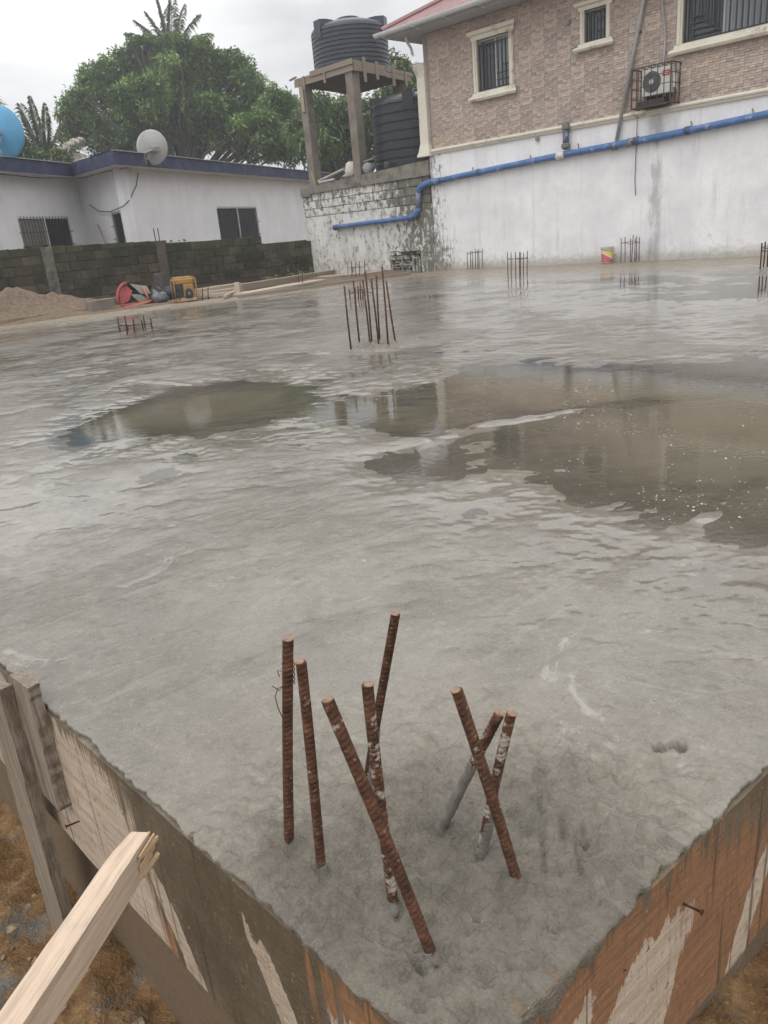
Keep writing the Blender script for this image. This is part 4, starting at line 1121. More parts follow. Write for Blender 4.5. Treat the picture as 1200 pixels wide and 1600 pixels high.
def arc(p, c, q, n=7): return [tuple((1 - t) ** 2 * a + 2 * t * (1 - t) * b + t * t * d for a, b, d in zip(p, c, q)) for t in [i / n for i in range(n + 1)]]
cor = wall_sz(655, 286, PO); MB().tube([L3(q) for q in arc(e0, cor, e1)], R_ + .006, 12).build('elbow', M_BLUE, pw, True)
MB().tube([L3(e1), L3(e2)], R_ + .003, 12).build('pipe', simple('grey_faded_pvc', (0.17, 0.185, 0.27), .55, .25, 8), pw, True)
cor2 = wall_sz(652, 338, PO); MB().tube([L3(q) for q in arc(e2, cor2, e3)], R_ + .006, 12).build('elbow', M_BLUE, pw, True)
MB().tube([L3(e3), L3(e4)], R_ - .006, 12).build('pipe', M_BLUE, pw, True)
MB().tube([L3((e4[0] - .05, e4[1] - .01)), L3((e4[0] + .09, e4[1] + .0))], R_ + .008, 12).build('end_cap', M_BLUED, pw, True)
for (x_, y_, ln) in ((960, 228, .10), (1075, 204, .10), (748, 269, .08), (990, 221, .22)):
    q = wall_sz(x_, y_, PO); MB().tube([L3((q[0] - ln / 2, q[1] - ln * .022)), L3((q[0] + ln / 2, q[1] + ln * .022))], R_ + .009, 12).build('joint_collar', M_BLUED, pw, True)
q = wall_sz(877, 243, PO); MB().tube([L3((q[0] - .10, q[1] - .003)), L3((q[0] + .08, q[1] + .003))], R_ + .011, 12).build('white_patch', simple('white_sealing_tape', (.62, .60, .55), .6), pw, True)
for (x_, y_) in ((740, 262), (830, 243), (1082, 190), (1178, 170), (905, 225)):
    q = wall_sz(x_, y_, .03); z0 = q[1] - .02
    MB().bar((q[0] - .03, -.02, z0 + .03), (q[0] + .05, -.12, z0 - .10), .022, .006).build('strap', simple('rusty_strap', (.16, .13, .11), .7, .4, 30), pw)
sp = wthing('pipe_stub', 'short dark blue upright pipe end wrapped in mortar above the long drain pipe', 'pipe')
a = wall_sz(884, 200, .10); b = wall_sz(884, 234, .10)
MB().tube([(a[0], -.10, a[1]), (b[0], -.10, b[1])], .060, 12).build('pipe', M_BLUED, sp, True)
MB().lathe([(.055, -.07), (.085, -.05), (.08, .02), (.062, .07)], 10, (a[0], -.09, a[1] + .03)).build('mortar_wrap', M_MORTAR, sp)
MB().lathe([(.062, -.04), (.088, -.02), (.085, .04), (.062, .06)], 10, (b[0], -.10, b[1] + .06)).build('mortar_wrap', M_MORTAR, sp)
gpz = wthing('waste_pipe', 'thin grey pipe slanting down the tiles onto the blue drain pipe', 'pipe')
a = wall_sz(1008, -12, .07); b = wall_sz(963, 222, .07)
MB().tube([(a[0] + .06, -.05, a[1] + .55), (a[0], -.07, a[1]), (b[0], -.07, b[1])], .036, 10).build('pipe', simple('grey_pvc', (.38, .38, .37), .5, .12, 8), gpz, True)
for f in (.25, .6):
    MB().box((a[0] + (b[0] - a[0]) * f, -.04, a[1] + (b[1] - a[1]) * f), (.11, .05, .02)).build('clip', M_IRON, gpz)
hz = wthing('cable', 'thin grey cable hanging down the tiles to the air conditioner', 'cable')
a = wall_sz(1034, -10, .04); b = wall_sz(1040, 55, .04); c = wall_sz(1038, 96, .04)
MB().tube([(a[0] - .03, -.03, a[1] + .6), (a[0], -.045, a[1]), (b[0], -.05, b[1]), (c[0], -.06, c[1]), (c[0], -.15, c[1] - .08)], .018, 7).build('cable_run', simple('grey_sheath', (.36, .35, .34), .6), hz, True)
wc_ = wthing('drip_cable', 'black cable dangling from the air conditioner cage down the white wall', 'cable')
a = wall_sz(997, 170, .02); b = wall_sz(992, 280, .02); c = wall_sz(993, 305, .02)
MB().tube([(a[0], -.04, a[1]), (a[0] - .01, -.03, a[1] - .5), (b[0], -.022, b[1]), (c[0], -.02, c[1])], .007, 5).build('strand', M_IRON, wc_)
# caged air conditioner
CO = 0.36
fl = wall_sz(986, 112, CO); flb = wall_sz(988, 174, CO); frt = wall_sz(1048, 93, CO); frb = wall_sz(1048, 156, CO)
cx0, cx1 = (fl[0] + flb[0]) / 2, (frt[0] + frb[0]) / 2; cz0, cz1 = (flb[1] + frb[1]) / 2, (fl[1] + frt[1]) / 2
cg = wthing('air_conditioner_cage', 'rusty iron bar cage bolted to the tiled wall round the air conditioner', 'cage')
M_CAGE = simple('rusty_cage_iron', (0.075, 0.05, 0.045), 0.7, 0.4, 20)
def cb(p, q, w=.014): MB().bar(p, q, w).build('bar', M_CAGE, cg)
for i in range(7):
    x = cx0 + (cx1 - cx0) * i / 6
    cb((x, -CO, cz0), (x, -CO, cz1), .020 if i in (0, 6) else .012)
    if i not in (0, 6): cb((x, -CO, cz1 + .008), (x, -.01, cz1 + .008), .010); cb((x, -CO, cz0 - .008), (x, -.01, cz0 - .008), .010)
for k in range(5):
    z = cz0 + (cz1 - cz0) * k / 4; w = .018 if k in (0, 4) else .010
    cb((cx0, -CO - .012, z), (cx1, -CO - .012, z), w)
    for x in (cx0 - .012, cx1 + .012): cb((x, -CO, z), (x, -.005, z), w)
for x in (cx0, cx1):
    for y in (-.012, -CO * .5): cb((x, y, cz0), (x, y, cz1), .014)
ac = wthing('air_conditioner', 'white air conditioner outdoor unit with dark round fan and red badge inside the cage', 'air conditioner')
AO = 0.27; al = wall_sz(1003, 115, AO); ar_ = wall_sz(1049, 152, AO)
ax0, ax1 = max(al[0], cx0 + .10), min(ar_[0], cx1 - .05); az0, az1 = cz0 + .17, cz1 - .045
M_ACW = simple('off_white_casing', (0.60, 0.61, 0.58), 0.4, 0.05, 6)
MB().box(((ax0 + ax1) / 2, -.155, (az0 + az1) / 2), (ax1 - ax0, .23, az1 - az0), None, .012).build('casing', M_ACW, ac)
fx, fz, fr_ = ax0 + (ax1 - ax0) * .36, (az0 + az1) / 2 + .01, (az1 - az0) * .40
RX = Matrix.Rotation(math.pi / 2, 3, 'X')
fg = MB().lathe([(fr_, 0), (fr_, .008), (fr_ * .96, .012), (.001, .012)], 28, (fx, -.272, fz), RX).build('fan_grille', simple('dark_fan_plastic', (.10, .10, .115), .5), ac)
m_ = MB()
for q in range(1, 6):
    r0 = fr_ * q / 6
    m_.tube([(fx + r0 * math.cos(t_ * .2618), -.288, fz + r0 * math.sin(t_ * .2618)) for t_ in range(25)], .0035, 4, False)
for q in range(8): m_.bar((fx + .03 * math.cos(q * .785), -.289, fz + .03 * math.sin(q * .785)), (fx + fr_ * math.cos(q * .785), -.289, fz + fr_ * math.sin(q * .785)), .005)
m_.build('grille_rings', simple('grey_wire', (.17, .17, .18), .5), fg)
MB().lathe([(.042, 0), (.042, .006), (.02, .012), (.001, .013)], 16, (fx, -.290, fz), RX).build('hub', M_ACW, fg)
bx0, bx1 = ax1 - (ax1 - ax0) * .27, ax1 - .015
bd = MB().box(((bx0 + bx1) / 2, -.272, az1 - .10), (bx1 - bx0, .006, .085)).build('red_badge', simple('red_badge_print', (.50, .035, .045), .4, .05), ac)
MB().box(((bx0 + bx1) / 2, -.2765, az1 - .093), ((bx1 - bx0) * .66, .002, .016)).box(((bx0 + bx1) / 2 + .004, -.2765, az1 - .115), ((bx1 - bx0) * .5, .002, .010)).build('badge_lettering', simple('white_print', (.72, .62, .60), .5), bd)
MB().box((ax1 + .03, -.15, (az0 + az1) / 2 - .02), (.04, .10, (az1 - az0) * .55), None, .006).build('service_cover', M_ACW, ac)
MB().box((ax0 + .09, -.16, az0 - .03), (.04, .25, .05)).box((ax1 - .09, -.16, az0 - .03), (.04, .25, .05)).build('feet', M_CAGE, ac)
m_ = MB().box(((cx0 + cx1) / 2 - .04, -.17, (cz0 + az0 - .055) / 2), ((cx1 - cx0) * .72, .26, az0 - .058 - cz0 - .012), None, .01)
m_.build('black_tray', simple('dark_grimy_tray', (.045, .045, .045), .7), ac)
MB().tube([(ax1 + .05, -.14, az0 + .10), (ax1 + .07, -.12, az0 + .02), (ax1 + .03, -.06, cz0 + .05), (ax1 - .05, .01, cz0 + .03)], .014, 6).build('refrigerant_hose', simple('tan_hose', (.42, .30, .2), .7), ac, True)

# paint bucket standing on the slab by the wall
bq = wall_pt(wall_sz(948.5, 400, .19)[0], .19, 0)
bk = thing('bucket', 'white paint bucket with red and yellow wrap standing by the white wall', 'bucket', (bq[0], bq[1], 0.012)); bk.scale = (.9, .9, .9)
def mat_bucket():
    t = NT('bucket_wrap_print'); p = t.pos('self'); s = t.sepv(p)
    # diagonal print, red below and yellow above, as seen from the slab
    d = t.math('ADD', s[2], t.math('MULTIPLY', s[0], 0.62))
    c = t.mix(t.rng(d, 0.150, 0.156), (0.40, 0.085, 0.11), (0.58, 0.46, 0.12))
    w = t.math('MULTIPLY', t.rng(d, 0.130, 0.134), t.rng(d, 0.156, 0.152))
    c = t.mix(t.math('MULTIPLY', w, .7), c, (0.72, 0.60, 0.50))
    n = t.noise(p, 22, 4, .6); c = t.mix(t.rng(n, .62, .7, 0, .6), c, (.6, .58, .54))
    c = t.mix(t.math('MULTIPLY', t.rng(s[0], .07, .09), t.rng(t.noise(p, 14, 3, .5), .45, .55)), c, (.12, .11, .10))
    t.col(c); t.rough(.45); return t.m
MB().lathe([(.105, 0), (.112, .01), (.138, .30), (.138, .335)], 28).build('body', simple('white_bucket_plastic', (.60, .60, .56), .4, .06), bk, True)
MB().lathe([(.114, .02), (.1135, .021), (.1375, .262), (.136, .263)], 28, caps=False).build('printed_wrap', mat_bucket(), bk, True)
MB().lathe([(.138, .300), (.146, .303), (.146, .313), (.138, .315)], 28, caps=False).lathe([(.138, .325), (.148, .328), (.148, .340), (.130, .342), (.128, .33)], 28, caps=False).build('rim', simple('grey_bucket_rim', (.52, .53, .52), .4), bk)
MB().tube([(-.146, 0, .31), (-.13, -.10, .30), (-.05, -.15, .27), (.05, -.15, .25), (.12, -.09, .27), (.146, 0, .31)], .004, 5).build('handle', M_IRON, bk)

# ================================================================== LOW PAINTED BLOCK WALL LEFT OF THE HOUSE
lw = wthing('block_wall', 'low white painted block wall with black mould and grey concrete cap beam', 'wall')
def mat_mouldy(name, amt):
    t = NT(name); p = t.pos(lw); s = t.sepv(p)
    n1 = t.noise(p, 2.0, 6, .7); n2 = t.noise(p, 6.0, 9, .78, stretch=(1.2, 1, .95)); st = t.noise(p, 1.0, 6, .7, stretch=(9, 1, 1.2))
    c = t.ramp(n1, [(0.3, (.52, .515, .49)), (0.7, (.76, .755, .735))])
    c = t.mix(t.rng(st, .50, .72, 0, .45), c, (.30, .295, .27))
    right = t.math('ADD', t.rng(s[0], -2.0, -.45, 0, .115), t.math('MULTIPLY', t.rng(s[2], .5, 2.0, 0, .06), t.rng(s[0], -2.5, -1.0)))
    m_ = t.math('ADD', n2, t.math('ADD', right, amt))
    m_ = t.math('ADD', m_, t.math('MULTIPLY', t.math('SUBTRACT', st, .5), .35))
    c = t.mix(t.rng(m_, .60, .70, 0, .92), c, t.mix(n1, (.035, .035, .030), (.22, .21, .17)))
    low = t.math('MULTIPLY', t.rng(s[2], .75, .05), t.rng(n2, .38, .66))
    c = t.mix(t.math('MULTIPLY', low, .6), c, (.22, .19, .145))
    t.col(c); t.rough(.8); t.set(Specular_IOR_Level=.25)
    t.bump(t.math('ADD', n2, n1), .6, .03)
    return t.m
M_LW = mat_mouldy('mouldy_white_render', 0.075); M_LWB = mat_mouldy('mouldy_white_block', .125); M_JOINT = simple('dark_block_joint', (.15, .145, .125), .9, .3, 20)
LX0, LX1 = -4.86, -0.17
# cap beam is higher at the right
cap = MB().add([(LX0 + .35, -.05, 2.12), (LX1, -.05, 2.13), (LX1, .25, 2.13), (LX0 + .35, .25, 2.12), (LX0 + .35, -.05, 2.30), (LX1, -.05, 2.46), (LX1, .25, 2.46), (LX0 + .35, .25, 2.30)],
               [(3, 2, 1, 0), (4, 5, 6, 7), (0, 1, 5, 4), (1, 2, 6, 5), (2, 3, 7, 6), (3, 0, 4, 7)])
M_CONC = simple('raw_grey_concrete', (.21, .195, .165), .85, .28, 5, bump=.4, dirt=(.11, .10, .085), dirt_amt=.35)
M_CONCL = simple('board_marked_concrete', (.20, .178, .148), .85, .25, 4, bump=.35, dirt=(.14, .13, .11), dirt_amt=.3)
cap.build('cap_beam', M_CONC, lw)
MB().box((LX0 + .20, .10, 2.18), (.38, .33, .26), None, .01).build('post_footing', M_CONC, lw)
holes = [(-1.70, -0.63, -0.10, 0.50)]
# rendered lower face
me_ = sheet_wall('render_face', LX0, LX1, -0.6, 1.535, 0.22, M_LW, lw, holes)
MB().box(((LX0 + LX1) / 2, .125, 1.83), (LX1 - LX0 - .01, .17, .585)).build('block_core', M_JOINT, lw)
BH = .195
bmesh_a = []
def block_mesh(l, h, d, seed, name='brick', mat=None):
    r = random.Random(seed); m = MB(); m.box((0, 0, 0), (l, d, h), None, .008)
    m.v = [tuple(q[k] + r.uniform(-.003, .003) for k in range(3)) for q in m.v]
    return m.mesh(name, mat)
BM_W = [block_mesh(.392, .184, .10, s, 'brick', M_LWB) for s in range(4)]
BM_WH = [block_mesh(.20, .184, .10, s, 'brick', M_LWB) for s in (7, 8)]
for k in range(3):
    z = 1.54 + .098 + k * .197
    x = LX0 + .01 + (.205 if k % 2 else 0)
    if k % 2: link('brick', BM_WH[0], lw, (LX0 + .11, .045, z))
    i = 0
    while x + .39 < LX1 + .02:
        o = link('brick', BM_W[(i + k) % 4], lw, (x + .2, .045 + random.uniform(-.012, .008), z + random.uniform(-.003, .003)), (0, random.uniform(-.008, .008), random.uniform(-.01, .01)))
        x += .403; i += 1
    if LX1 - x > .12: link('brick', BM_WH[1], lw, (x + .105, .045, z))
# decorative vent blocks low at right
M_VB = simple('blackened_vent_block', (.115, .11, .095), .9, .5, 14, bump=.5, dirt=(.42, .41, .38), dirt_amt=.55)
MB().box((-1.165, .20, .2), (1.07, .03, .6)).build('vent_back', simple('vent_recess_shade', (.03, .03, .028), 1), lw)  # near-black sheet, the shade inside the vent put into its colour
for r_ in range(2):
    for c_ in range(2):
        cx, cz = -1.47 + c_ * .36, .06 + r_ * .215
        m_ = MB(); hw, hh = .172, .10
        for (a, b) in (((-hw, -hh), (hw, -hh)), ((-hw, hh), (hw, hh)), ((-hw, -hh), (-hw, hh)), ((hw, -hh), (hw, hh))): m_.bar((cx + a[0], .05, cz + a[1]), (cx + b[0], .05, cz + b[1]), .10, .022, (0, 1, 0) if False else (0, 0, 1))
        m_.tube([(cx + .045 * math.cos(t_ * .5236), .02, cz + .045 * math.sin(t_ * .5236)) for t_ in range(13)], .014, 5, False)
        for (sx, sz) in ((-1, -1), (1, -1), (1, 1), (-1, 1)): m_.bar((cx + sx * .035, .03, cz + sz * .03), (cx + sx * hw, .03, cz + sz * hh), .03, .022)
        m_.build('vent_block', M_VB, lw)
for k in range(4):
    MB().box((-1.60 + .26 * k, .03 + .01 * (k % 2), .335), (.20, .11, .085), None, .008).build('brick', M_VB, lw)
for k in range(5):
    MB().box((-1.60 + .215 * k, .04, .44), (.17, .11, .075), None, .008).build('brick', M_LWB, lw)
for k, x in enumerate((-.90, -.80, -.70)):
    MB().box((x, .05, .14), (.055, .10, .36), None, .006).build('brick', M_VB, lw)
MB().box((-1.0, -.05, .495), (.55, .09, .03), None, .006).build('vent_lintel', M_VB, lw)
for (px_, py_, r_, lb, c_) in ((646, 421, .13, 'pale lump of broken concrete lying by the wall vent', (.5, .49, .46)), (711, 414, .05, 'small dark stone against the foot of the white wall', (.10, .09, .08)), (497, 428, .10, 'brown stone at the left foot of the block wall', (.28, .22, .16))):
    q = on_z(px_, py_); m_ = MB().ball((0, 0, r_ * .35), r_, 8, 6, .6, r_ * .18); o = m_.build('rubble_stone', simple('stone_' + str(px_), c_, .85, .2, 12)); o.location = (q[0], q[1], 0.0); tag(o, lb, 'stone')

# ================================================================== WATER TANK STAND AND TANKS
ts = wthing('tank_stand', 'rough concrete tank stand on tall square posts with form boards left on its deck', 'tank stand')
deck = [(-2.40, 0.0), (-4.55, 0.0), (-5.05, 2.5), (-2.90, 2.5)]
MB().prism(deck, 4.72, 4.90).build('deck', simple('shade_darkened_deck_concrete', (.075, .068, .058), .85, .3, 5, bump=.4), ts)  # concrete coloured darker to carry the shade of the deck's underside
def postm(cx, cy, z0, z1, w, name='post'):
    m_ = MB(); n = 6; vs = []; 
    for i in range(n + 1):
        z = z0 + (z1 - z0) * i / n
        for (sx, sy) in ((-1, -1), (1, -1), (1, 1), (-1, 1)): vs.append((cx + sx * w / 2 + random.uniform(-.006, .006), cy + sy * w / 2 + random.uniform(-.006, .006), z))
    fs = [(i * 4 + k, i * 4 + (k + 1) % 4, (i + 1) * 4 + (k + 1) % 4, (i + 1) * 4 + k) for i in range(n) for k in range(4)] + [(3, 2, 1, 0), (n * 4, n * 4 + 1, n * 4 + 2, n * 4 + 3)]
    return m_.add(vs, fs).build(name, M_CONCL, ts)
postm(-4.38, .13, 2.31, 4.72, .24); postm(-2.60, .13, 2.36, 4.72, .25); postm(-4.78, 2.3, -.3, 4.72, .24); postm(-3.08, 2.3, -.3, 4.72, .24)
M_TW = mat_timber('rain_greyed_timber', (.25, .21, .17), .8)
# form boards still hanging round the deck, battens on them
def dboard(a, b, z0, z1, out=(0, -1), mat=M_TIMBER_GREY, name='form_board', th=.025):
    a = Vector((a[0], a[1], 0)); b = Vector((b[0], b[1], 0)); o = Vector((out[0], out[1], 0)).normalized() * (th / 2 + .003)
    mm = MB(); d = (b - a); L = d.length; d.normalize()
    ca = (a + b) / 2 + o; Mx = Matrix((d, Vector((-d.y, d.x, 0)), Vector((0, 0, 1)))).transposed()
    return mm.box((ca.x, ca.y, (z0 + z1) / 2), (L, th, z1 - z0), Mx.to_3x3(), .003).build(name, mat, ts)
dboard((-4.62, 0), (-2.40, 0), 4.70, 4.83); dboard((-3.95, -.03), (-2.37, -.03), 4.835, 4.955, mat=M_TW); dboard((-4.60, -.003), (-3.96, -.003), 4.835, 4.89)
rn = (Vector((-2.90, 2.5, 0)) - Vector((-2.40, 0, 0))); rno = (rn.y, -rn.x)
P_ = lambda f: (-2.40 + (-.5) * f, 2.5 * f)
dboard(P_(0), P_(.55), 4.70, 4.93, rno, M_TW); dboard(P_(.55), P_(1.04), 4.68, 4.80, rno); dboard(P_(.56), P_(1.08), 4.81, 4.90, rno)
for f, z0, z1 in ((.16, 4.48, 5.02), (.38, 4.58, 4.98), (.68, 4.50, 4.98), (.92, 4.55, 4.88)):
    a = P_(f - .02); b = P_(f + .025); sh = Vector((rno[0], rno[1], 0)).normalized() * .03
    dboard((a[0] + sh.x, a[1] + sh.y), (b[0] + sh.x, b[1] + sh.y), z0, z1, rno, M_TW, 'batten')
for x in (-4.25, -3.45): dboard((x, -.034), (x + .07, -.034), 4.60, 4.90, (0, -1), M_TW, 'batten')
dboard((-4.44, .0), (-4.32, .0), 4.10, 4.78, (0, -1), M_TIMBER_OLD, 'batten')
MB().bar((-4.5, -.05, 4.93), (-4.98, .15, 4.95), .06, .03).build('batten', M_TIMBER_GREY, ts)
def mat_tank(name, c):
    t = NT(name); p = t.pos('self'); n = t.noise(p, 3.0, 5, .6, stretch=(3, 3, .6)); n2 = t.noise(p, 14, 4, .6)
    k = t.mix(t.rng(n, .5, .75, 0, .35), c, tuple(v * 2.0 for v in c)); k = t.mix(t.rng(n2, .6, .75, 0, .3), k, (.16, .16, .15))
    t.col(k); t.rough(.42); t.set(Specular_IOR_Level=.5); t.bump(n2, .1, .01); return t.m
def tank(name, label, c, R, H, ribs, mat, lugs, z0):
    t = thing(name, label, 'water tank', c, WANG)
    prof = [(R * .97, 0), (R, .03)]
    for k in range(ribs):
        z = .06 + (H - .12) * k / ribs; dz = (H - .12) / ribs
        prof += [(R, z), (R, z + dz * .62), (R - .022, z + dz * .72), (R - .022, z + dz * .90), (R, z + dz)]
    prof += [(R * .985, H), (R * .94, H + .05), (R * .62, H + .16), (R * .36, H + .21)]
    MB().lathe(prof, 48).build('shell', mat, t)
    MB().lathe([(R * .30, H + .20), (R * .30, H + .27), (R * .27, H + .285), (R * .05, H + .30)], 28).build('lid', mat, t, False)
    for a in lugs:
        x, y = math.cos(a), math.sin(a); px_, py_ = -y, x
        m_ = MB(); vs = []
        for (rr_, z) in ((R + .015, H - .22), (R + .015, H + .17), (R * .80, H + .19), (R * .42, H + .17), (R * .42, H + .10), (R * .9, H - .05)):
            for s_ in (-.13, .13): vs.append((x * rr_ + px_ * s_, y * rr_ + py_ * s_, z))
        n = 6; fs = [(2 * i, 2 * i + 1, 2 * ((i + 1) % n) + 1, 2 * ((i + 1) % n)) for i in range(n)] + [tuple(range(0, 12, 2)), tuple(range(11, 0, -2))]
        m_.add(vs, fs).build('lifting_lug', mat, t)
    return t
c = wall_pt(-3.72, -1.25, 4.90)
tank('water_tank', 'dark blue grey ribbed water tank standing on top of the concrete stand', tuple(c), .99, 1.02, 9, mat_tank('dark_blue_grey_plastic', (.036, .044, .058)), (2.75, 0.45, 4.6, 1.6), 0)
c = wall_pt(-1.73, -1.36, 2.40)
tank('water_tank', 'larger black water tank behind the block wall, between stand and tiled house', tuple(c), 1.10, 1.53, 7, mat_tank('black_plastic', (.020, .024, .031)), (2.2, 0.6, 3.9, 5.3), 0)
MB_ = MB().box((-1.73, 1.36, 1.05), (2.6, 2.4, 2.68), None, .02); o = MB_.build('tank_plinth', M_CONC); o.location = tuple(WA); o.rotation_euler = (0, 0, WANG); tag(o, 'rough masonry platform under the black tank behind the block wall', 'platform')
# oddments on the wall top under the stand
q = wall_pt(-2.93, -.12, 2.42)
sk_ = MB().ball((0, 0, .12), .19, 10, 8, .85, .02); sk_.v = [(v[0] * (1 - .3 * max(0, v[2])), v[1] * .8, v[2] * 1.25) for v in sk_.v]; o = sk_.build('cement_sack', simple('white_sack_red_print', (.52, .50, .46), .7, .2, 9, dirt=(.40, .10, .06), dirt_amt=.05), None, True)
o.location = tuple(q + np.array([0, 0, -.03])); tag(o, 'crumpled whitish sack with red print beside the front post', 'sack')
o = MB().ball((0, 0, .08), .17, 10, 6, .5, .02).build('cement_sack', simple('grey_sack', (.30, .295, .28), .8, .25, 10), None, True); o.location = tuple(wall_pt(-3.02, -.1, 2.34)); tag(o, 'flattened grey sack lying under the crumpled whitish one', 'sack')
o = MB().ball((0, 0, .12), .14, 9, 7, 1.0, .025).build('cloth_bundle', simple('grey_cloth', (.26, .26, .27), .8, .3, 12), None, True); o.location = tuple(wall_pt(-2.27, -.08, 2.38)); tag(o, 'grey cloth bundle tucked between front post and black tank', 'bundle')
o = MB().bar((-.12, 0, .30), (.22, .02, .34), .05, .03).build('scrap_board', M_TIMBER_GREY); o.location = tuple(wall_pt(-2.3, -.08, 2.38)); o.rotation_euler = (0, 0, WANG); tag(o, 'bit of dark board lying on the grey cloth bundle', 'board')
o = MB().lathe([(.085, 0), (.09, .16), (.075, .20), (.06, .2)], 14).build('dark_pot', simple('dark_pot_clay', (.07, .06, .055), .7), None, True); o.location = tuple(wall_pt(-1.62, -.10, 2.385)); tag(o, 'small dark pot on the wall top before the black tank', 'pot')
o = MB().tube([(0, 0, 0), (1.05, -.02, .18)], .035, 8).build('plastic_pipe', simple('beige_pipe', (.36, .33, .28), .6)); o.location = tuple(wall_pt(-4.12, .0, 2.40)); o.rotation_euler = (0, 0, WANG); tag(o, 'beige pipe slanting up on the wall top under the stand', 'pipe')
o = MB().tube([(0, 0, 0), (.62, -.03, .02)], .030, 8).build('plastic_pipe', simple('grey_white_pipe', (.46, .45, .43), .6)); o.location = tuple(wall_pt(-4.05, .03, 2.36)); o.rotation_euler = (0, 0, WANG); tag(o, 'pale short pipe lying flat below the slanting beige pipe', 'pipe')
o = MB().bar((0, 0, -.05), (-.10, -.01, .34), .05, .025).build('scrap_batten', M_TIMBER_OLD); o.location = tuple(wall_pt(-4.18, .05, 2.32)); o.rotation_euler = (0, 0, WANG); tag(o, 'short pale batten leaning on the left post of the stand', 'batten')

# ================================================================== DARK BOUNDARY WALL AT LEFT
D0 = wall_pt(-4.80, -0.10, 0)[:2]
DD = np.array([-math.cos(math.radians(36)), -math.sin(math.radians(36))])        # runs towards the left of the picture
DANG = math.atan2(-DD[1], -DD[0]); DLEN = 13.0
D1 = D0 + DD * DLEN
bw = thing('boundary_wall', 'dark mossy concrete block wall in front of the white bungalow', 'wall', (D1[0], D1[1], 0), DANG)
DNv = np.array([math.sin(DANG), -math.cos(DANG), 0.0])                         # towards the slab
def bw_xz(px_, py_, off=0.0):
    q = on_plane(px_, py_, np.array([D1[0], D1[1], 0]) + DNv * off, DNv)
    return float((q[:2] - D1) @ np.array([math.cos(DANG), math.sin(DANG)])), float(q[2])
def mat_moss(name, obj):
    t = NT(name); p = t.pos(obj); s = t.sepv(p); oi = t.n('ShaderNodeObjectInfo').outputs['Random']
    n1 = t.noise(p, 1.6, 6, .7); n2 = t.noise(p, 10.0, 7, .75)
    c = t.ramp(n2, [(0.28, (.018, .018, .012)), (0.5, (.045, .043, .031)), (0.75, (.095, .088, .066))])
    c = t.mix(t.rng(n1, .46, .62, 0, .7), c, (.115, .085, .06))                   # bare reddish block
    c = t.mix(t.math('MULTIPLY', t.rng(s[2], .55, 1.3), .45), c, (.038, .048, .020))
    c = t.mix(t.rng(s[2], .30, -.05, 0, .45), c, (.17, .125, .085))
    c = t.mix(t.rng(n2, .70, .80, 0, .5), c, (.25, .235, .20))
    hs = t.n('ShaderNodeHueSaturation'); t.l(c, hs.inputs['Color']); t.l(t.rng(oi, 0, 1, .72, 1.3), hs.inputs['Value'])
    t.col(hs.outputs[0]); t.rough(.9); t.set(Specular_IOR_Level=.2); t.bump(n2, .7, .03); return t.m
M_MOSS = mat_moss('mossy_block', bw); M_MOSSJ = simple('mossy_joint', (.052, .048, .036), .95, .5, 9)
TOPX = [bw_xz(*q) for q in ((0, 393), (70, 388), (250, 378), (398, 371), (402, 380), (478, 378))]
def top_at(x):
    xs = [q[0] for q in TOPX]; return float(np.interp(x, xs, [q[1] for q in TOPX]))
MESH_B = [block_mesh(.396, .190, .20, s + 20, 'brick', M_MOSS) for s in range(5)]
nb = 0; BASEZ = -0.25
core = MB(); n = 60
vs = []; fs = []
for i in range(n + 1):
    x = DLEN * i / n; z1 = top_at(x) - .03
    vs += [(x, -.085, -.6), (x, -.085, z1), (x, .085, z1), (x, .085, -.6)]
for i in range(n):
    for k in range(4): fs.append((i * 4 + k, i * 4 + (k + 1) % 4, i * 4 + 4 + (k + 1) % 4, i * 4 + 4 + k))
core.add(vs, fs).build('mortar_core', M_MOSSJ, bw)
for k in range(9):
    z = BASEZ + .1 + k * .2045; x = 2.4 + (.2 if k % 2 else 0)
    while x < DLEN - .05 and nb < 290:
        t_ = top_at(x + .2)
        if z - .1 < t_ - .06:
            sc = 1.0 if z + .1 <= t_ + .05 else max(.35, (t_ + .03 - (z - .1)) / .2)
            o = link('brick', MESH_B[(k * 3 + nb) % 5], bw, (x + .2, random.uniform(-.008, .008), z - .1 + .1 * sc), (random.uniform(-.01, .01), 0, random.uniform(-.012, .012)))
            o.scale = (1, 1, sc); nb += 1
        x += .408
for px_, wd, mt in ((72, .24, 'raw_pale_column'), (250, .24, 'raw_column')):
    x, _ = bw_xz(px_, 400); tz = top_at(x) + .02
    MB().box((x, -.02, (tz - .4) / 2), (wd, .26, tz + .4), None, .008).build('column', simple(mt, (.135, .122, .10) if px_ == 72 else (.085, .07, .062), .9, .3, 5, bump=.4, dirt=(.06, .055, .045), dirt_amt=.35), bw)
    for dx in (-.05, .05): MB().tube([(x + dx, -.03, tz), (x + dx * 1.1, -.03, tz + .30 if px_ == 250 else tz + .12)], .012, 5).build('starter_bar', M_RUSTD, bw)
for k in range(26):
    x = random.uniform(2.6, 12.6); r_ = random.uniform(.02, .055)
    MB().ball((x, random.uniform(-.05, .05), top_at(x) + r_ * .3), r_, 6, 4, .6, r_ * .25).build('mortar_lump', M_CONC if k % 3 else M_MOSSJ, bw)

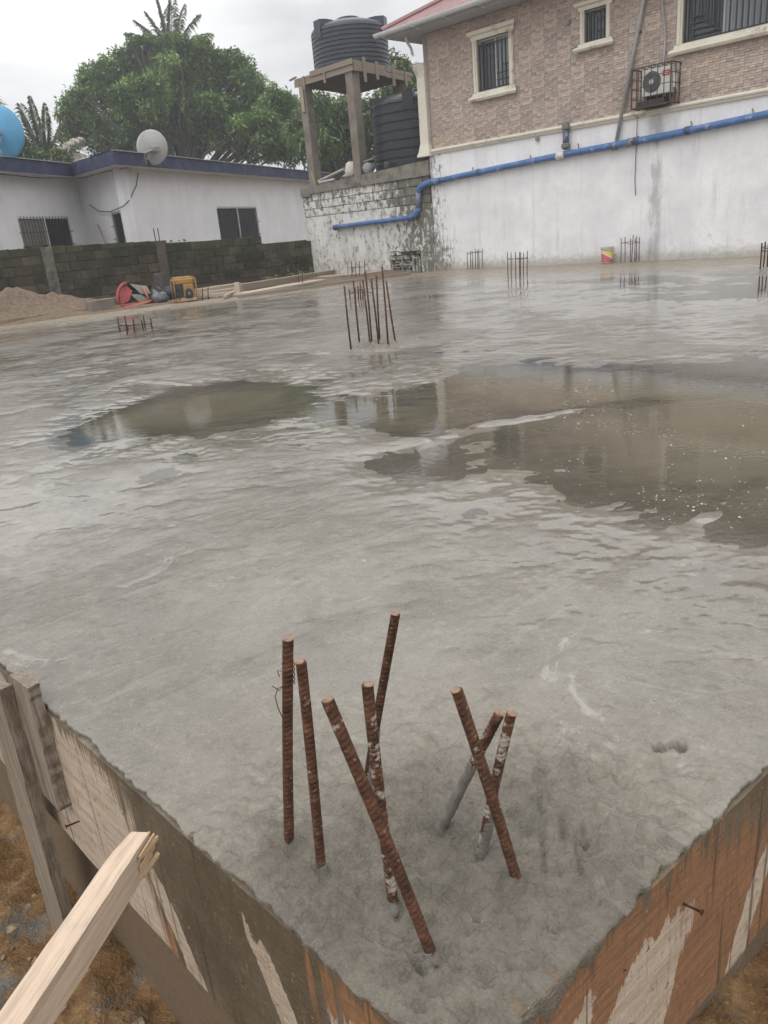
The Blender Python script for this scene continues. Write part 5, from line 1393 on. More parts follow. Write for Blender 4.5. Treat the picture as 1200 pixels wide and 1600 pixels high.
# ================================================================== WHITE BUNGALOW AT LEFT
ZF = 3.3
f_in, f_l, f_c, f_r = [on_z(*q, ZF)[:2] for q in ((0, 267), (113, 276), (180, 257), (480, 281))]
bg_ = thing('bungalow', 'white bungalow with navy blue roof fascia behind the dark block wall', 'house', (f_c[0], f_c[1], 0))
org = f_c
def uvec(a, b): d = b - a; return d / np.linalg.norm(d)
dR = uvec(f_c, f_r); dSd = uvec(f_c, f_l); dLf = uvec(f_l, f_in)
far_r = f_c + dR * 17.0; far_l = f_l + dLf * 9.0
nR = np.array([dR[1], -dR[0]]); nS = np.array([-dSd[1], dSd[0]]); nL = np.array([-dLf[1], dLf[0]])
nR = nR if nR @ (-f_c) > 0 else -nR; nS = nS if nS @ (-f_c) > 0 else -nS; nL = nL if nL @ (-f_l) > 0 else -nL
IN = .50
wC = meet(f_c - nR * IN, dR, f_c - nS * IN, dSd); wL = meet(f_l - nS * IN, dSd, f_l - nL * IN, dLf)
wR = wC + dR * 15.5; wLL = wL + dLf * 8.0
BKv = -nR * 8.0
lp = lambda q: (q[0] - org[0], q[1] - org[1])
def mat_bung():
    t = NT('white_bungalow_render'); p = t.pos(); s = t.sepv(p); n = t.noise(p, 1.2, 5, .6); st = t.noise(p, 1.0, 5, .6, stretch=(4, 4, .5))
    c = t.ramp(n, [(.3, (.64, .64, .655)), (.7, (.74, .74, .755))]); c = t.mix(t.rng(st, .5, .75, 0, .3), c, (.46, .46, .48))
    t.col(c); t.rough(.75); t.bump(n, .2, .02); return t.m
M_BUNG = mat_bung()
def facade(a, b, out, holes_px, z0=-.8, z1=3.32):
    """wall from a to b; holes given as pixel quads"""
    d = b - a; L = np.linalg.norm(d); d = d / L; ang = math.atan2(d[1], d[0])
    left = np.array([-d[1], d[0]])
    flip = left @ out > 0                          # sheet front is at local -y
    if flip: a, b, d = b, a, -d; ang = math.atan2(d[1], d[0])
    n3 = np.array([out[0], out[1], 0]); hs = []
    for quad_ in holes_px:
        pts = [on_plane(x, y, (a[0], a[1], 0), n3) for (x, y) in quad_]
        ss = sorted(float((q[:2] - a) @ d) for q in pts); zs = sorted(q[2] for q in pts)
        hs.append(((ss[0] + ss[1]) / 2, (ss[2] + ss[3]) / 2, (zs[0] + zs[1]) / 2, (zs[2] + zs[3]) / 2))
    w = sheet_wall('wall', 0, L, z0, z1, .20, M_BUNG, bg_, hs)
    w.location = (a[0] - org[0], a[1] - org[1], 0); w.rotation_euler = (0, 0, ang)
    return w, hs, (a, d, ang)
M_GLASSD = glass('dim_bungalow_glass', (.022, .022, .024), .35); M_GLASSD.node_tree.nodes['Principled BSDF'].inputs['Specular IOR Level'].default_value = .15
w1, h1, fr1 = facade(wC, wR, nR, [((338, 325), (402, 321), (408, 381), (346, 385))])
w2, h2, fr2 = facade(wC, wL, nS, [((172, 332), (190, 329), (197, 385), (182, 388))])
w3, h3, fr3 = facade(wL, wLL, nL, [((28, 341), (110, 336), (118, 396), (38, 400))])
for k, (w, hs, fr_) in enumerate(((w1, h1, fr1), (w2, h2, fr2), (w3, h3, fr3))):
    for h in hs:
        x0, x1, z0, z1 = h
        wi = bpy.data.objects.new('window', None); COL.objects.link(wi); wi.parent = bg_; wi.empty_display_size = .2
        wi.location = w.location; wi.rotation_euler = w.rotation_euler
        m_ = MB(); tk = .055
        m_.box(((x0 + x1) / 2, .05, z1 - tk / 2), (x1 - x0, .08, tk)).box(((x0 + x1) / 2, .05, z0 + tk / 2), (x1 - x0, .08, tk))
        xm = (x0 + x1) / 2
        for x in ((x0 + tk / 2, x1 - tk / 2, xm) if k != 1 else (x0 + tk / 2, x1 - tk / 2)): m_.box((x, .05, (z0 + z1) / 2), (tk, .078, z1 - z0 - 2 * tk))
        m_.build('frame', M_ALU, wi)
        MB().box((xm, .075, (z0 + z1) / 2), (x1 - x0 - .1, .01, z1 - z0 - .1)).build('pane', M_GLASSD, wi)
        m_ = MB(); nb_ = max(3, int((x1 - x0) / .14))
        for i in range(1, nb_): m_.box((x0 + (x1 - x0) * i / nb_, -.012, (z0 + z1) / 2), (.014, .014, z1 - z0))
        for f in (.25, .6): m_.box((xm, -.026, z0 + (z1 - z0) * f), (x1 - x0 + .1, .012, .016))
        m_.build('grille', simple('grey_iron', (.035, .035, .038), .8), wi)
        if k == 2:
            m_ = MB(); vs = []; fs = []
            for i in range(22):
                x = x0 + .08 + (xm - x0 - .14) * i / 21; y = .052 + .016 * math.sin(i * 1.5); vs += [(x, y, z0 + .22 + .25 * (i / 21 - .5) ** 2), (x, y, z1 - .06)]
            for i in range(21): fs.append((2 * i, 2 * i + 2, 2 * i + 3, 2 * i + 1))
            m_.add(vs, fs).build('curtain', simple('brown_grey_curtain', (.20, .175, .15), .9, .25, 12), wi, True)
MB().box((0, 0, 0), (.01, .01, .01))
M_NAVY = simple('navy_fascia', (.016, .026, .075), .7, .25, 4, dirt=(.045, .055, .10), dirt_amt=.4)
M_SOF2 = simple('pale_soffit_board', (.50, .49, .47), .8, .12, 3)
def fascia(a, b, out):
    a = np.append(a - org, 0); b = np.append(b - org, 0); o = np.append(out, 0) * .012
    MB().bar(tuple(a - o + np.array([0, 0, ZF + .17])), tuple(b - o + np.array([0, 0, ZF + .17])), .022, .335, ext=.0).build('fascia', M_NAVY, bg_)
fascia(f_c, far_r, nR); fascia(f_c + dSd * .03, f_l - dSd * .03, nS); fascia(f_l, far_l, nL)
bk1 = far_r + BKv; bk2 = far_l + BKv * 1.3
po = [lp(q) for q in (f_c - nR * .03 - nS * .03, far_r - nR * .03, bk1, bk2, far_l - nL * .03, f_l - nS * .03 - nL * .03)]
MB().prism(po, ZF - .015, ZF + .01).build('soffit', M_SOF2, bg_)
cen = np.mean([np.array(q) for q in po], axis=0)
vs = [(q[0], q[1], ZF + .36) for q in po] + [(cen[0], cen[1], ZF + .37)]
MB().add(vs, [(i, (i + 1) % 6, 6) for i in range(6)]).build('roof', simple('weathered_zinc', (.16, .15, .145), .5, .3, 2, .2), bg_)
# roof edge flashing seen as a thin pale line over the fascia
for (a, b, o_) in ((f_c, far_r, nR), (f_l, far_l, nL)):
    a_ = np.append(a - org, ZF + .352); b_ = np.append(b - org, ZF + .352); MB().bar(tuple(a_), tuple(b_), .10, .014).build('roof_edge', simple('pale_flashing', (.42, .42, .42), .5), bg_)
# rear walls
MB().prism([lp(wR), lp(wR + BKv * .8), lp(wR + BKv * .8 + dR * .2), lp(wR + dR * .2)], -.5, ZF - .02).build('wall', M_BUNG, bg_)
# bulb, cable and bracket on the bungalow
q = on_plane(202, 268, np.append(wC, 0), np.append(nR, 0)); MB().ball(tuple(q - np.append(org, 0) + np.append(nR, 0) * .12 + np.array([0, 0, .02])), .07, 10, 8).build('lamp_globe', simple('lamp_glass', (.62, .6, .55), .3), bg_, True)
def on_fac(x, y, a, n_, out=.06): return on_plane(x, y, np.append(a, 0) + np.append(n_, 0) * out, np.append(n_, 0))
cb_ = [on_fac(x, y, wC, nR) for (x, y) in ((216, 270), (213, 290), (203, 312), (193, 322))] + [on_fac(x, y, wC, nS) for (x, y) in ((186, 325), (172, 331), (155, 330), (140, 320))]
o = MB().tube([tuple(q) for q in cb_], .014, 5).build('cable', M_IRON); tag(o, 'black cable looping across the bungalow corner to the small window', 'cable')
cb_ = [on_fac(x, y, f_l - nL * .2, nL, 0) for (x, y) in ((0, 272), (60, 278))] + [on_fac(x, y, wL, nS, .1) for (x, y) in ((130, 278), (150, 272), (175, 266))] + [on_fac(x, y, wC, nR, .3) for (x, y) in ((200, 262), (222, 254))]
o = MB().tube([tuple(q) for q in cb_], .012, 5).build('cable', M_IRON); tag(o, 'cable drooping under the bungalow eaves towards the grey dish', 'cable')
a = on_fac(139, 320, wL, nL, .06); b = on_fac(165, 380, wL, nS, .25)
o = MB().tube([tuple(a), tuple((a + b) / 2 + np.array([0, 0, .02])), tuple(b)], .022, 6).build('wooden_pole', M_TIMBER_GREY); tag(o, 'thin brown pole leaning in the corner of the bungalow', 'pole')
a = on_fac(143, 335, wL, nL, .05); o = MB().bar(tuple(a + np.array([0, 0, .18])), tuple(a - np.array([0, 0, .12])), .07, .05).build('meter_box', simple('brown_fitting', (.2, .15, .11), .7)); tag(o, 'small brown fitting on the bungalow wall by the leaning pole', 'fitting')

# ------------------------------------------------------------------ satellite dishes
def dish(label, c_px, D, R, mat, axis, mast_px):
    c = at_depth(*c_px, D); ax_ = np.asarray(axis, float); ax_ /= np.linalg.norm(ax_)
    foot = at_depth(*mast_px, D)
    t = thing('satellite_dish', label, 'satellite dish', tuple(foot)); lc = Vector(c - foot)
    Q = Vector(ax_).to_track_quat('Z', 'Y').to_matrix()
    prof = [(R * k / 10 + 1e-4, R * .26 * (k / 10) ** 2) for k in range(11)]
    pr = prof + [(R * 1.012, R * .27), (R * 1.0, R * .245)] + [(r_ * .99, z - .012) for r_, z in prof[::-1][1:]]
    d = MB().lathe(pr, 40, tuple(lc), Q, caps=False).build('reflector', mat, t, True)
    bk = lc - Vector(ax_) * .16
    steel = simple('galvanised_' + label[:4].strip(), (.30, .31, .31), .5, .2, 8)
    MB().tube([Vector((0, 0, -.02)), Vector((0, 0, max(.12, bk.z * .75))), bk], .035, 8).build('mast', steel, t, True)
    MB().box(tuple(lc - Vector(ax_) * .05), (.22, .10, .30), Q).box(tuple(lc - Vector(ax_) * .12), (.10, .12, .14), Q).build('bracket', steel, t)
    lo = lc + Q @ Vector((0, -R * .95, R * .25)); tip = lc + Q @ Vector((0, -R * .35, R * 1.05))
    MB().tube([lo, (lo + tip) / 2 + Vector((0, 0, -.03)), tip], .014, 6).build('feed_arm', steel, t)
    MB().lathe([(.035, 0), (.04, .1), (.03, .14)], 10, tuple(tip), Q).build('feed_horn', simple('feed_plastic_' + label[:4].strip(), (.45, .45, .43), .5), t)
    for s_ in (-1, 1): MB().tube([lc - Vector(ax_) * .05 + Q @ Vector((s_ * .12, -.1, 0)), Vector((s_ * .06, 0, .10))], .012, 5).build('strut', steel, t)
    return t
M_DISHG = simple('pale_grey_dish', (.44, .44, .42), .5, .10, 3, dirt=(.33, .33, .32), dirt_amt=.3)
M_DISHB = simple('sky_blue_dish', (.10, .33, .56), .45, .10, 3)
d_g = float(np.dot(on_plane(228, 257, np.append(f_c, 0), np.append(nR, 0)) - EYE, FW))
dish('grey round satellite dish on the navy fascia of the bungalow', (240.5, 231), d_g, .455, M_DISHG, (-.55, .80, .22), (228, 256))
d_b = float(np.dot(on_plane(2, 250, np.append(f_l, 0), np.append(nL, 0)) - EYE, FW))
dish('large sky blue satellite dish cut by the left picture edge', (-4, 207), d_b, .63, M_DISHB, (.20, .97, .10), (1, 246))

# ================================================================== PLANTS
def mat_leaf(name, dark, mid, light, trans=.25):
    t = NT(name); a = t.n('ShaderNodeAttribute', attribute_name='tone').outputs['Fac']
    c = t.ramp(a, [(0.0, dark), (0.5, mid), (1.0, light)])
    t.col(c); t.rough(.5); t.set(Specular_IOR_Level=.4)
    tl = t.n('ShaderNodeBsdfTranslucent'); t.l(c, tl.inputs[0]); ms = t.n('ShaderNodeMixShader'); ms.inputs[0].default_value = trans
    t.l(t.b.outputs[0], ms.inputs[1]); t.l(tl.outputs[0], ms.inputs[2]); t.l(ms.outputs[0], t.out.inputs['Surface'])
    return t.m
M_BARK = simple('grey_brown_bark', (.055, .046, .037), .9, .3, 6, bump=.5)
M_MANGO = mat_leaf('mango_leaves', (.045, .085, .024), (.135, .230, .058), (.33, .43, .125))
M_LIGHTG = mat_leaf('light_green_leaves', (.045, .08, .025), (.115, .18, .05), (.23, .29, .085))
M_PALM = mat_leaf('palm_leaves', (.045, .075, .035), (.10, .145, .065), (.22, .24, .12))
M_DRYP = mat_leaf('dry_palm_leaves', (.22, .20, .15), (.42, .40, .33), (.62, .60, .53))
def leaves(centres, tones, per, ll, lw, rng, droop=.5, spread=1.0):
    """kite shaped leaves in whorls about the twig tips"""
    N = len(centres); n = N * per
    c = np.repeat(centres, per, 0); az = rng.uniform(0, 2 * np.pi, n); el_ = rng.normal(.15, .55, n) - droop * .5
    d = np.stack([np.cos(az) * np.cos(el_), np.sin(az) * np.cos(el_), np.sin(el_)], -1)
    L = ll * rng.uniform(.65, 1.25, n)[:, None]; W = lw * rng.uniform(.7, 1.2, n)[:, None]
    up = np.array([0, 0, 1.0]) + rng.normal(0, .35, (n, 3)); s = np.cross(d, up); s /= np.linalg.norm(s, axis=1)[:, None] + 1e-9
    st = c + d * rng.uniform(.0, .35, n)[:, None] * ll * spread + rng.normal(0, .06, (n, 3)) * spread
    dr = np.array([0, 0, -1.0]) * droop
    b = st; mid = st + d * L * .5 + dr * L * .10; tip = st + d * L + dr * L * .38
    V_ = np.stack([b, mid + s * W * .5, tip, mid - s * W * .5], 1).reshape(-1, 3)
    F = np.arange(n * 4).reshape(-1, 4)
    tn = np.clip(np.repeat(tones, per) + rng.normal(0, .10, n), 0, 1)
    return V_, F, np.repeat(tn, 4)
def crown_points(lobes, n, rng, shell=.5):
    vol = np.array([r ** 2 for (_, r, _) in lobes]); k = rng.choice(len(lobes), n, p=vol / vol.sum())
    c = np.array([l[0] for l in lobes])[k]; r = np.array([l[1] for l in lobes])[k]; sq = np.array([l[2] for l in lobes])[k]
    d = rng.normal(size=(n, 3)); d /= np.linalg.norm(d, axis=1)[:, None]
    rad = r * (rng.uniform(0, 1, n) ** shell) * (1 + .16 * np.sin(d[:, 0] * 7 + k) * np.sin(d[:, 2] * 6 + k * 2))
    p = c + d * rad[:, None] * np.stack([np.ones(n), np.ones(n), sq], -1)
    return p, k, d
def limb_tree(name, label, cat, base, trunk_r, lobes, mat, n_clump, per, ll, lw, seed, group=None, droop=.6, shell=.45, fork=.45, tone_amp=.16):
    rng = np.random.default_rng(seed); base = np.asarray(base, float)
    t = thing(name, label, cat, tuple(base), 0, group)
    lob = [(np.asarray(c) - base, r, s) for c, r, s in lobes]
    top = np.mean([l[0] for l in lob], axis=0); fk = top * fork; fk[:2] *= .6
    MB().tube([(0, 0, -.3), tuple(fk * .5 + np.array([.1, .05, 0])), tuple(fk)], trunk_r, 10, True, [trunk_r * 1.3, trunk_r, trunk_r * .8]).build('trunk', M_BARK, t, True)
    for (c, r, s) in lob:
        m_ = MB(); mid = (fk + c) / 2 + rng.normal(0, .25, 3); m_.tube([tuple(fk * .97), tuple(mid), tuple(c)], .1, 6, False, [trunk_r * .3, trunk_r * .16, trunk_r * .06])
        for j in range(5):
            e = c + rng.normal(0, 1, 3) * r * .5; m_.tube([tuple(c * .7 + mid * .3), tuple((c + e) / 2 + rng.normal(0, .1, 3)), tuple(e)], .05, 4, False, [trunk_r * .07, trunk_r * .04, .01])
        m_.build('limb', M_BARK, t)
    P, k, d = crown_points(lob, n_clump, rng, shell)
    # whole sprays share a tone: new growth pale, old growth dark
    q = P * .75; g = np.sin(q[:, 0] * 2.1 + 1) * np.sin(q[:, 1] * 1.7 + 2) * np.sin(q[:, 2] * 2.3) + np.sin(q[:, 0] * 4.7 + q[:, 2] * 3.9) * .5
    lobt = rng.normal(0, .10, len(lob))[k]
    tones = .42 + tone_amp * g + lobt + rng.normal(0, .07, n_clump)
    V_, F, tn = leaves(P, tones, per, ll, lw, rng, droop)
    link('crown', np_mesh('crown', V_, F, mat, False, {'tone': tn}), t)
    return t
DM = 40.0
def lob(x, y, rpx, D, sq=.9):
    c = at_depth(x, y, D); return (c, rpx / FOC * D, sq)
rl = random.Random(5)
ml0 = [lob(x, y, r * .82, DM + rl.uniform(-2.0, 2.0)) for (x, y, r) in ((122, 170, 38), (112, 215, 26), (150, 125, 36), (178, 150, 44), (165, 215, 44), (205, 105, 40), (222, 160, 50), (228, 222, 48), (250, 92, 34), (275, 125, 52), (288, 200, 58), (310, 92, 34), (330, 130, 46), (345, 195, 55), (372, 115, 40), (398, 160, 46), (405, 215, 52), (430, 180, 40), (448, 225, 42), (455, 180, 26), (215, 78, 20))]
ml = list(ml0)
for (c_, r_, s_) in ml0:
    for j in range(3):
        a_ = rl.uniform(0, 6.28); e_ = rl.uniform(-.6, 1.0)
        ml.append((c_ + np.array([math.cos(a_) * r_ * .8, -abs(math.sin(a_)) * r_ * .9, e_ * r_ * .8]), r_ * rl.uniform(.38, .55), .75))
b = at_depth(285, 330, DM); limb_tree('mango_tree', 'broad dark green mango tree with a rounded crown behind the bungalow', 'tree', (b[0], b[1], -.3), .45, ml, M_MANGO, 10500, 10, .27, .105, 21, None, .38, .36, .45, .26)
D2 = 36.0
m2 = [lob(x, y, r, D2 + rl.uniform(-1.5, 1.5)) for (x, y, r) in ((500, 175, 34), (490, 225, 36), (520, 215, 40), (545, 175, 34), (560, 225, 40), (515, 265, 30), (590, 185, 36), (610, 150, 26), (640, 175, 28), (630, 130, 16), (470, 200, 26))]
b = at_depth(540, 330, D2); limb_tree('leafy_tree', 'lighter green leafy tree seen between the posts of the tank stand', 'tree', (b[0], b[1], -.3), .28, m2, M_LIGHTG, 1500, 10, .34, .11, 33, None, .7, .45)
D3 = 30.0
m3 = [lob(x, y, r, D3 + rl.uniform(-.4, .4), 1.25) for (x, y, r) in ((612, 92, 9), (609, 110, 9), (628, 100, 9), (634, 112, 12), (645, 120, 12), (625, 128, 13), (648, 142, 12))]
b = at_depth(632, 320, D3); limb_tree('slender_tree', 'thin upright leafy shoots rising between upper tank and house gutter', 'tree', (b[0], b[1], -.3), .08, m3, M_LIGHTG, 150, 8, .28, .09, 37, None, .3, .6, .8)
D4 = 27.5
m4 = [lob(x, y, r, D4 + rl.uniform(-.5, .5)) for (x, y, r) in ((30, 228, 18), (45, 238, 14), (18, 215, 14), (58, 243, 9), (100, 246, 9), (92, 235, 9))]
b = at_depth(35, 330, 31); limb_tree('shrub', 'bushy green shrub behind the bungalow roof beside the blue dish', 'shrub', (b[0], b[1], -.3), .12, [(at_depth(*p_, 31), r / FOC * 31, .9) for p_, r in (((30, 228), 18), ((45, 240), 15), ((18, 212), 14), ((60, 246), 11), ((100, 248), 11), ((90, 240), 9))], M_LIGHTG, 300, 9, .26, .08, 41, None, .5)
b = at_depth(-12, 330, 37); limb_tree('tall_shrub', 'tip of a small tree poking above the blue dish at the left edge', 'tree', (b[0], b[1], -.3), .14, [(at_depth(*p_, 37), r / FOC * 37, 1.0) for p_, r in (((-4, 165), 9), ((-12, 178), 14), ((-3, 186), 7), ((-20, 200), 18))], M_LIGHTG, 160, 9, .3, .1, 43, None, .5)
def frond(rng, base, direction, length, droop, nl, wl, tones):
    """one feathered palm frond: returns leaf quads and the midrib path"""
    d = np.asarray(direction, float); d /= np.linalg.norm(d); path = []
    p = np.asarray(base, float).copy(); v = d.copy(); st = length / 16
    for k in range(17):
        path.append(p.copy()); v = v + np.array([0, 0, -droop * st * (.4 + k / 10)]); v /= np.linalg.norm(v); p = p + v * st
    path = np.array(path); V_ = []; tn = []
    for side in (-1, 1):
        for j in range(nl):
            f = .12 + .88 * j / nl; i = min(15, int(f * 16)); q = path[i] + (path[i + 1] - path[i]) * (f * 16 - i)
            t_ = path[i + 1] - path[i]; t_ /= np.linalg.norm(t_); sd_ = np.cross(t_, [0, 0, 1.0]); sd_ /= np.linalg.norm(sd_) + 1e-9
            L = 1.12 * wl * (np.sin(np.pi * min(1, f * .86 + .12)) ** .6) * rng.uniform(.85, 1.1)
            ld = sd_ * side * .75 + t_ * .65 + np.array([0, 0, -.12 + rng.normal(0, .12)]); ld /= np.linalg.norm(ld)
            w = np.cross(ld, np.array([rng.normal(0, .4), rng.normal(0, .4), 1.0])); w /= np.linalg.norm(w) + 1e-9
            mid = q + ld * L * .55 + np.array([0, 0, -.02 * L]); tip = q + ld * L + np.array([0, 0, -.42 * L]); ww = .040 + .012 * rng.random()
            V_ += [q, mid + w * ww, tip, mid - w * ww]; tn += [np.clip(tones + rng.normal(0, .1), 0, 1)] * 4
    return np.array(V_), np.array(tn), path
def palm(label, base, head, fronds, seed):
    rng = np.random.default_rng(seed); base = np.asarray(base, float); head = np.asarray(head, float)
    t = thing('coconut_palm', label, 'palm tree', tuple(base), 0, 'coconut palms behind the bungalow'); h = head - base
    MB().tube([(0, 0, -.2), tuple(h * .5 + np.array([.25, 0, 0])), tuple(h)], .14, 8, True, [.20, .15, .12]).build('trunk', M_BARK, t, True)
    for (dr_, L, dp, tone, dry) in fronds:
        V_, tn, path = frond(rng, h, dr_, L, dp, 64, L * .30, tone)
        fo = link('frond', np_mesh('frond', V_, np.arange(len(V_)).reshape(-1, 4), M_DRYP if dry else M_PALM, False, {'tone': tn}), t)
        MB().tube([tuple(q) for q in path], .02, 5, False, [.035 - .0018 * k for k in range(17)]).build('midrib', M_DRYP if dry else M_PALM, fo)
    return t
hd = at_depth(268, 86, 46); b = at_depth(268, 330, 46)
palm('coconut palm whose fan of fronds rises above the mango tree', (b[0], b[1], -.3), hd, [((-.10, 0, 1), 3.1, .05, .35, 0), ((-.42, .1, 1), 2.7, .11, .4, 0), ((.20, -.1, 1), 3.0, .06, .5, 0), ((.42, 0, 1), 2.8, .12, .8, 0), ((-1.1, .1, 1), 3.0, .20, .35, 0), ((1.1, .1, .75), 2.8, .20, .45, 0), ((1.5, .2, .35), 2.6, .2, .4, 0), ((-1.3, 0, .3), 2.5, .2, .35, 0), ((.0, 1, .8), 2.8, .2, .3, 0), ((-.75, .2, 1), 2.9, .12, .4, 0), ((.72, .2, 1), 2.9, .14, .5, 0), ((.05, .3, 1), 2.9, .1, .3, 0)], 5)
hd = at_depth(74, 262, 36); b = at_depth(76, 330, 36)
palm('young coconut palm behind the bungalow roof right of the blue dish', (b[0], b[1], -.3), hd, [((-.03, 0, 1), 3.0, .05, .45, 0), ((-.22, .1, 1), 2.9, .10, .5, 0), ((.16, 0, 1), 2.7, .12, .5, 0), ((-.50, .0, 1), 3.0, .20, .5, 0), ((-.80, .1, .8), 2.6, .28, .5, 0), ((.42, .1, 1), 2.3, .24, .6, 0), ((.85, -.1, .85), 2.3, .30, .7, 1), ((1.1, .1, .75), 1.9, .42, .8, 1), ((.62, -.2, .6), 1.5, .3, .6, 1), ((-.6, .2, .6), 1.7, .3, .5, 0), ((-.2, -.1, 1), 2.5, .06, .3, 0), ((.22, .1, 1), 2.2, .08, .4, 0), ((1.3, -.1, .5), 2.0, .3, .8, 1), ((.95, -.2, .45), 1.6, .3, .5, 1)], 6)
# weeds at the foot of the walls
def weed(label, px_, py_, n, h, seed):
    q = on_z(px_, py_, .05); rng = np.random.default_rng(seed)
    t = thing('weed', label, 'weed', (q[0], q[1], .02)); P = rng.normal(0, .10, (n, 3)); P[:, 2] = np.abs(P[:, 2]) * 2 * h
    MB().tube([(0, 0, 0), (.03, 0, h * .6)], .006, 4).tube([(0, 0, 0), (-.05, .02, h * .5)], .006, 4).build('stem', M_LIGHTG, t)
    V_, F, tn = leaves(P, np.full(n, .65), 7, .12, .05, rng, .3); link('foliage', np_mesh('foliage', V_, F, M_LIGHTG, False, {'tone': tn}), t)
weed('small green weed by thin rods at the end of the dark wall', 472, 436, 16, .5, 3)
weed('low creeping weed at the foot of the dark wall', 425, 440, 9, .2, 4)
weed('green tuft between dark wall end and block wall', 486, 432, 12, .4, 5)

# ================================================================== COLUMN STARTER CAGES IN THE SLAB
GC = 'column starter cages in the slab'
def cage(label, bars, stirrups, r=.0075, mat=None, z=0.0, cat='rebar cage', dys=None):
    mat = mat or M_RUSTD
    Bs = []
    for b, _ in bars:
        B = on_z(*b, z); o_ = float((B - WA) @ WN)
        if o_ < .12 and float((B - WA) @ WS) > .2:
            o_ = .14 + .03 * (len(Bs) % 3); B = wall_pt(wall_sz(b[0], b[1], o_)[0], o_, z)
        Bs.append(B)
    c = np.mean(Bs, axis=0)
    t = thing('rebar_cage', label, cat, (c[0], c[1], z), 0, GC); top = []
    for B, (_, tp) in zip(Bs, bars):
        T = on_y(tp[0], tp[1], B[1]); top.append(T)
        MB().tube([tuple(B - c - (T - B) * .15 + np.array([0, 0, 0])), tuple((B + T) / 2 - c + np.array([random.uniform(-.004, .004), 0, 0])), tuple(T - c)], r, 7).build('rebar', mat, t, True)
    xs = [B[:2] - c[:2] for B in Bs]
    for f in stirrups:
        pts = np.array([(B + (T - B) * f - c) for B, T in zip(Bs, top)])
        ctr = pts[:, :2].mean(0); ang = np.arctan2(pts[:, 1] - ctr[1], pts[:, 0] - ctr[0]); o_ = np.argsort(ang); hull = []
        P2 = [tuple(pts[i]) for i in o_]
        P2 = [(p[0] + .012 * np.sign(p[0] - ctr[0]), p[1] + .012 * np.sign(p[1] - ctr[1]), p[2]) for p in P2]
        MB().tube(P2 + [P2[0]], .0048, 5).build('stirrup', mat, t)
    return t
M_RUSTT = mat_rust('tan_rusty_steel', .5)
cage('tall bunch of eight leaning rusty bars rising from the middle of the slab', [((549, 548), (538, 447)), ((562, 538), (552, 439)), ((578, 536.5), (567, 438)), ((581, 536), (571, 424)), ((592, 542), (580, 436)), ((593.5, 534), (588, 430)), ((606.6, 543), (597, 416)), ((618, 536), (603.5, 439))], [], .0085, mat_rust('brown_rusty_steel', .15))
cage('short wide cage with a level stirrup at the left side of the slab', [((188, 519), (183.5, 496)), ((199, 522.5), (195, 494)), ((210, 519), (208, 499)), ((224, 516), (221, 500)), ((227, 512.5), (224, 493)), ((238, 515), (235, 497)), ((200, 515), (198, 507))], [.52], .010)
cage('low cage with stirrup seen behind the tall bunch of bars', [((547, 468), (545.5, 452)), ((555.7, 471), (554.5, 449)), ((560, 468), (559, 447)), ((563.5, 468), (562.6, 442)), ((567, 468), (566, 452)), ((583, 469), (582, 450))], [.62], .010)
cage('thin tall cage at the foot of the white wall, nearest the block wall', [((730.6, 419), (730, 393)), ((735.5, 419), (735, 392)), ((738.5, 418.5), (737.6, 391)), ((743, 418), (742.5, 389)), ((746.5, 418), (746, 391)), ((748.6, 418), (748, 389)), ((754.4, 417), (753.4, 389))], [.86])
cage('cage with one stirrup standing a little out from the white wall', [((793.7, 434), (793, 394)), ((798.7, 433), (798.5, 395)), ((806, 435.6), (805.4, 393.5)), ((812, 434.6), (811.5, 394)), ((813.5, 432), (813.5, 394)), ((818, 432.5), (818, 395)), ((823.7, 431.6), (824.3, 392))], [.74])
cage('dark cage with doubled stirrup right of the paint bucket', [((970, 408.5), (970.5, 372)), ((976.6, 408), (976.6, 370)), ((984.5, 407.5), (985.5, 373)), ((986.8, 406.5), (989.5, 367)), ((992, 407), (992.6, 372)), ((993.7, 406), (995, 369)), ((998.5, 405.5), (999, 370.5))], [.78])
cage('rusty cage cut by the right picture edge', [((1187.5, 422), (1190.5, 379.5)), ((1192.5, 419.5), (1196, 377.5)), ((1198.5, 419), (1201, 380)), ((1204, 422), (1207, 381)), ((1210, 420), (1213, 379))], [.82, .70], .010)
cage('rusty cage rising before the stained block wall', [((544, 432), (543.5, 409)), ((550, 433), (549.5, 408)), ((556, 433), (555.5, 409)), ((562, 432), (561.5, 408)), ((570, 433), (569.5, 407))], [.62], .009)
cage('three thin pale rods at the end of the dark wall', [((459.5, 436), (459, 413)), ((467, 447), (466.5, 413)), ((473, 447), (472, 417))], [.3], .008, M_RUSTT)
cage('dark rods close to the left end of the block wall', [((484.5, 429), (484, 402)), ((488, 428), (487.5, 405)), ((496.5, 427), (496, 407))], [], .010)
cage('short stubby rods between generator and timber pile', [((302, 468), (301, 437)), ((308, 469), (307, 451)), ((316.5, 468.5), (316, 450)), ((325.5, 467.5), (325, 447))], [], .011, M_RUSTT)
cage('pair of stubs in front of the dark wall beyond the timber pile', [((338.5, 450), (338, 432)), ((347, 449), (345.5, 434))], [], .014, M_RUSTT)
cage('cluster of small stubs at the end of the concrete kerb', [((141, 472), (140, 466)), ((144, 471.5), (143.5, 464)), ((148.5, 472), (148, 465.5))], [], .012, M_RUSTT)

# ================================================================== SITE CLUTTER BEYOND THE LEFT EDGE
# concrete kerb
k0, k1 = on_z(140, 489, -.02), on_z(262, 468, -.02)
o = MB().bar((k0[0], k0[1], .00), (k1[0], k1[1], .0), .14, .40).build('kerb', M_CONCL); tag(o, 'low grey concrete kerb beyond the left edge of the slab', 'kerb')
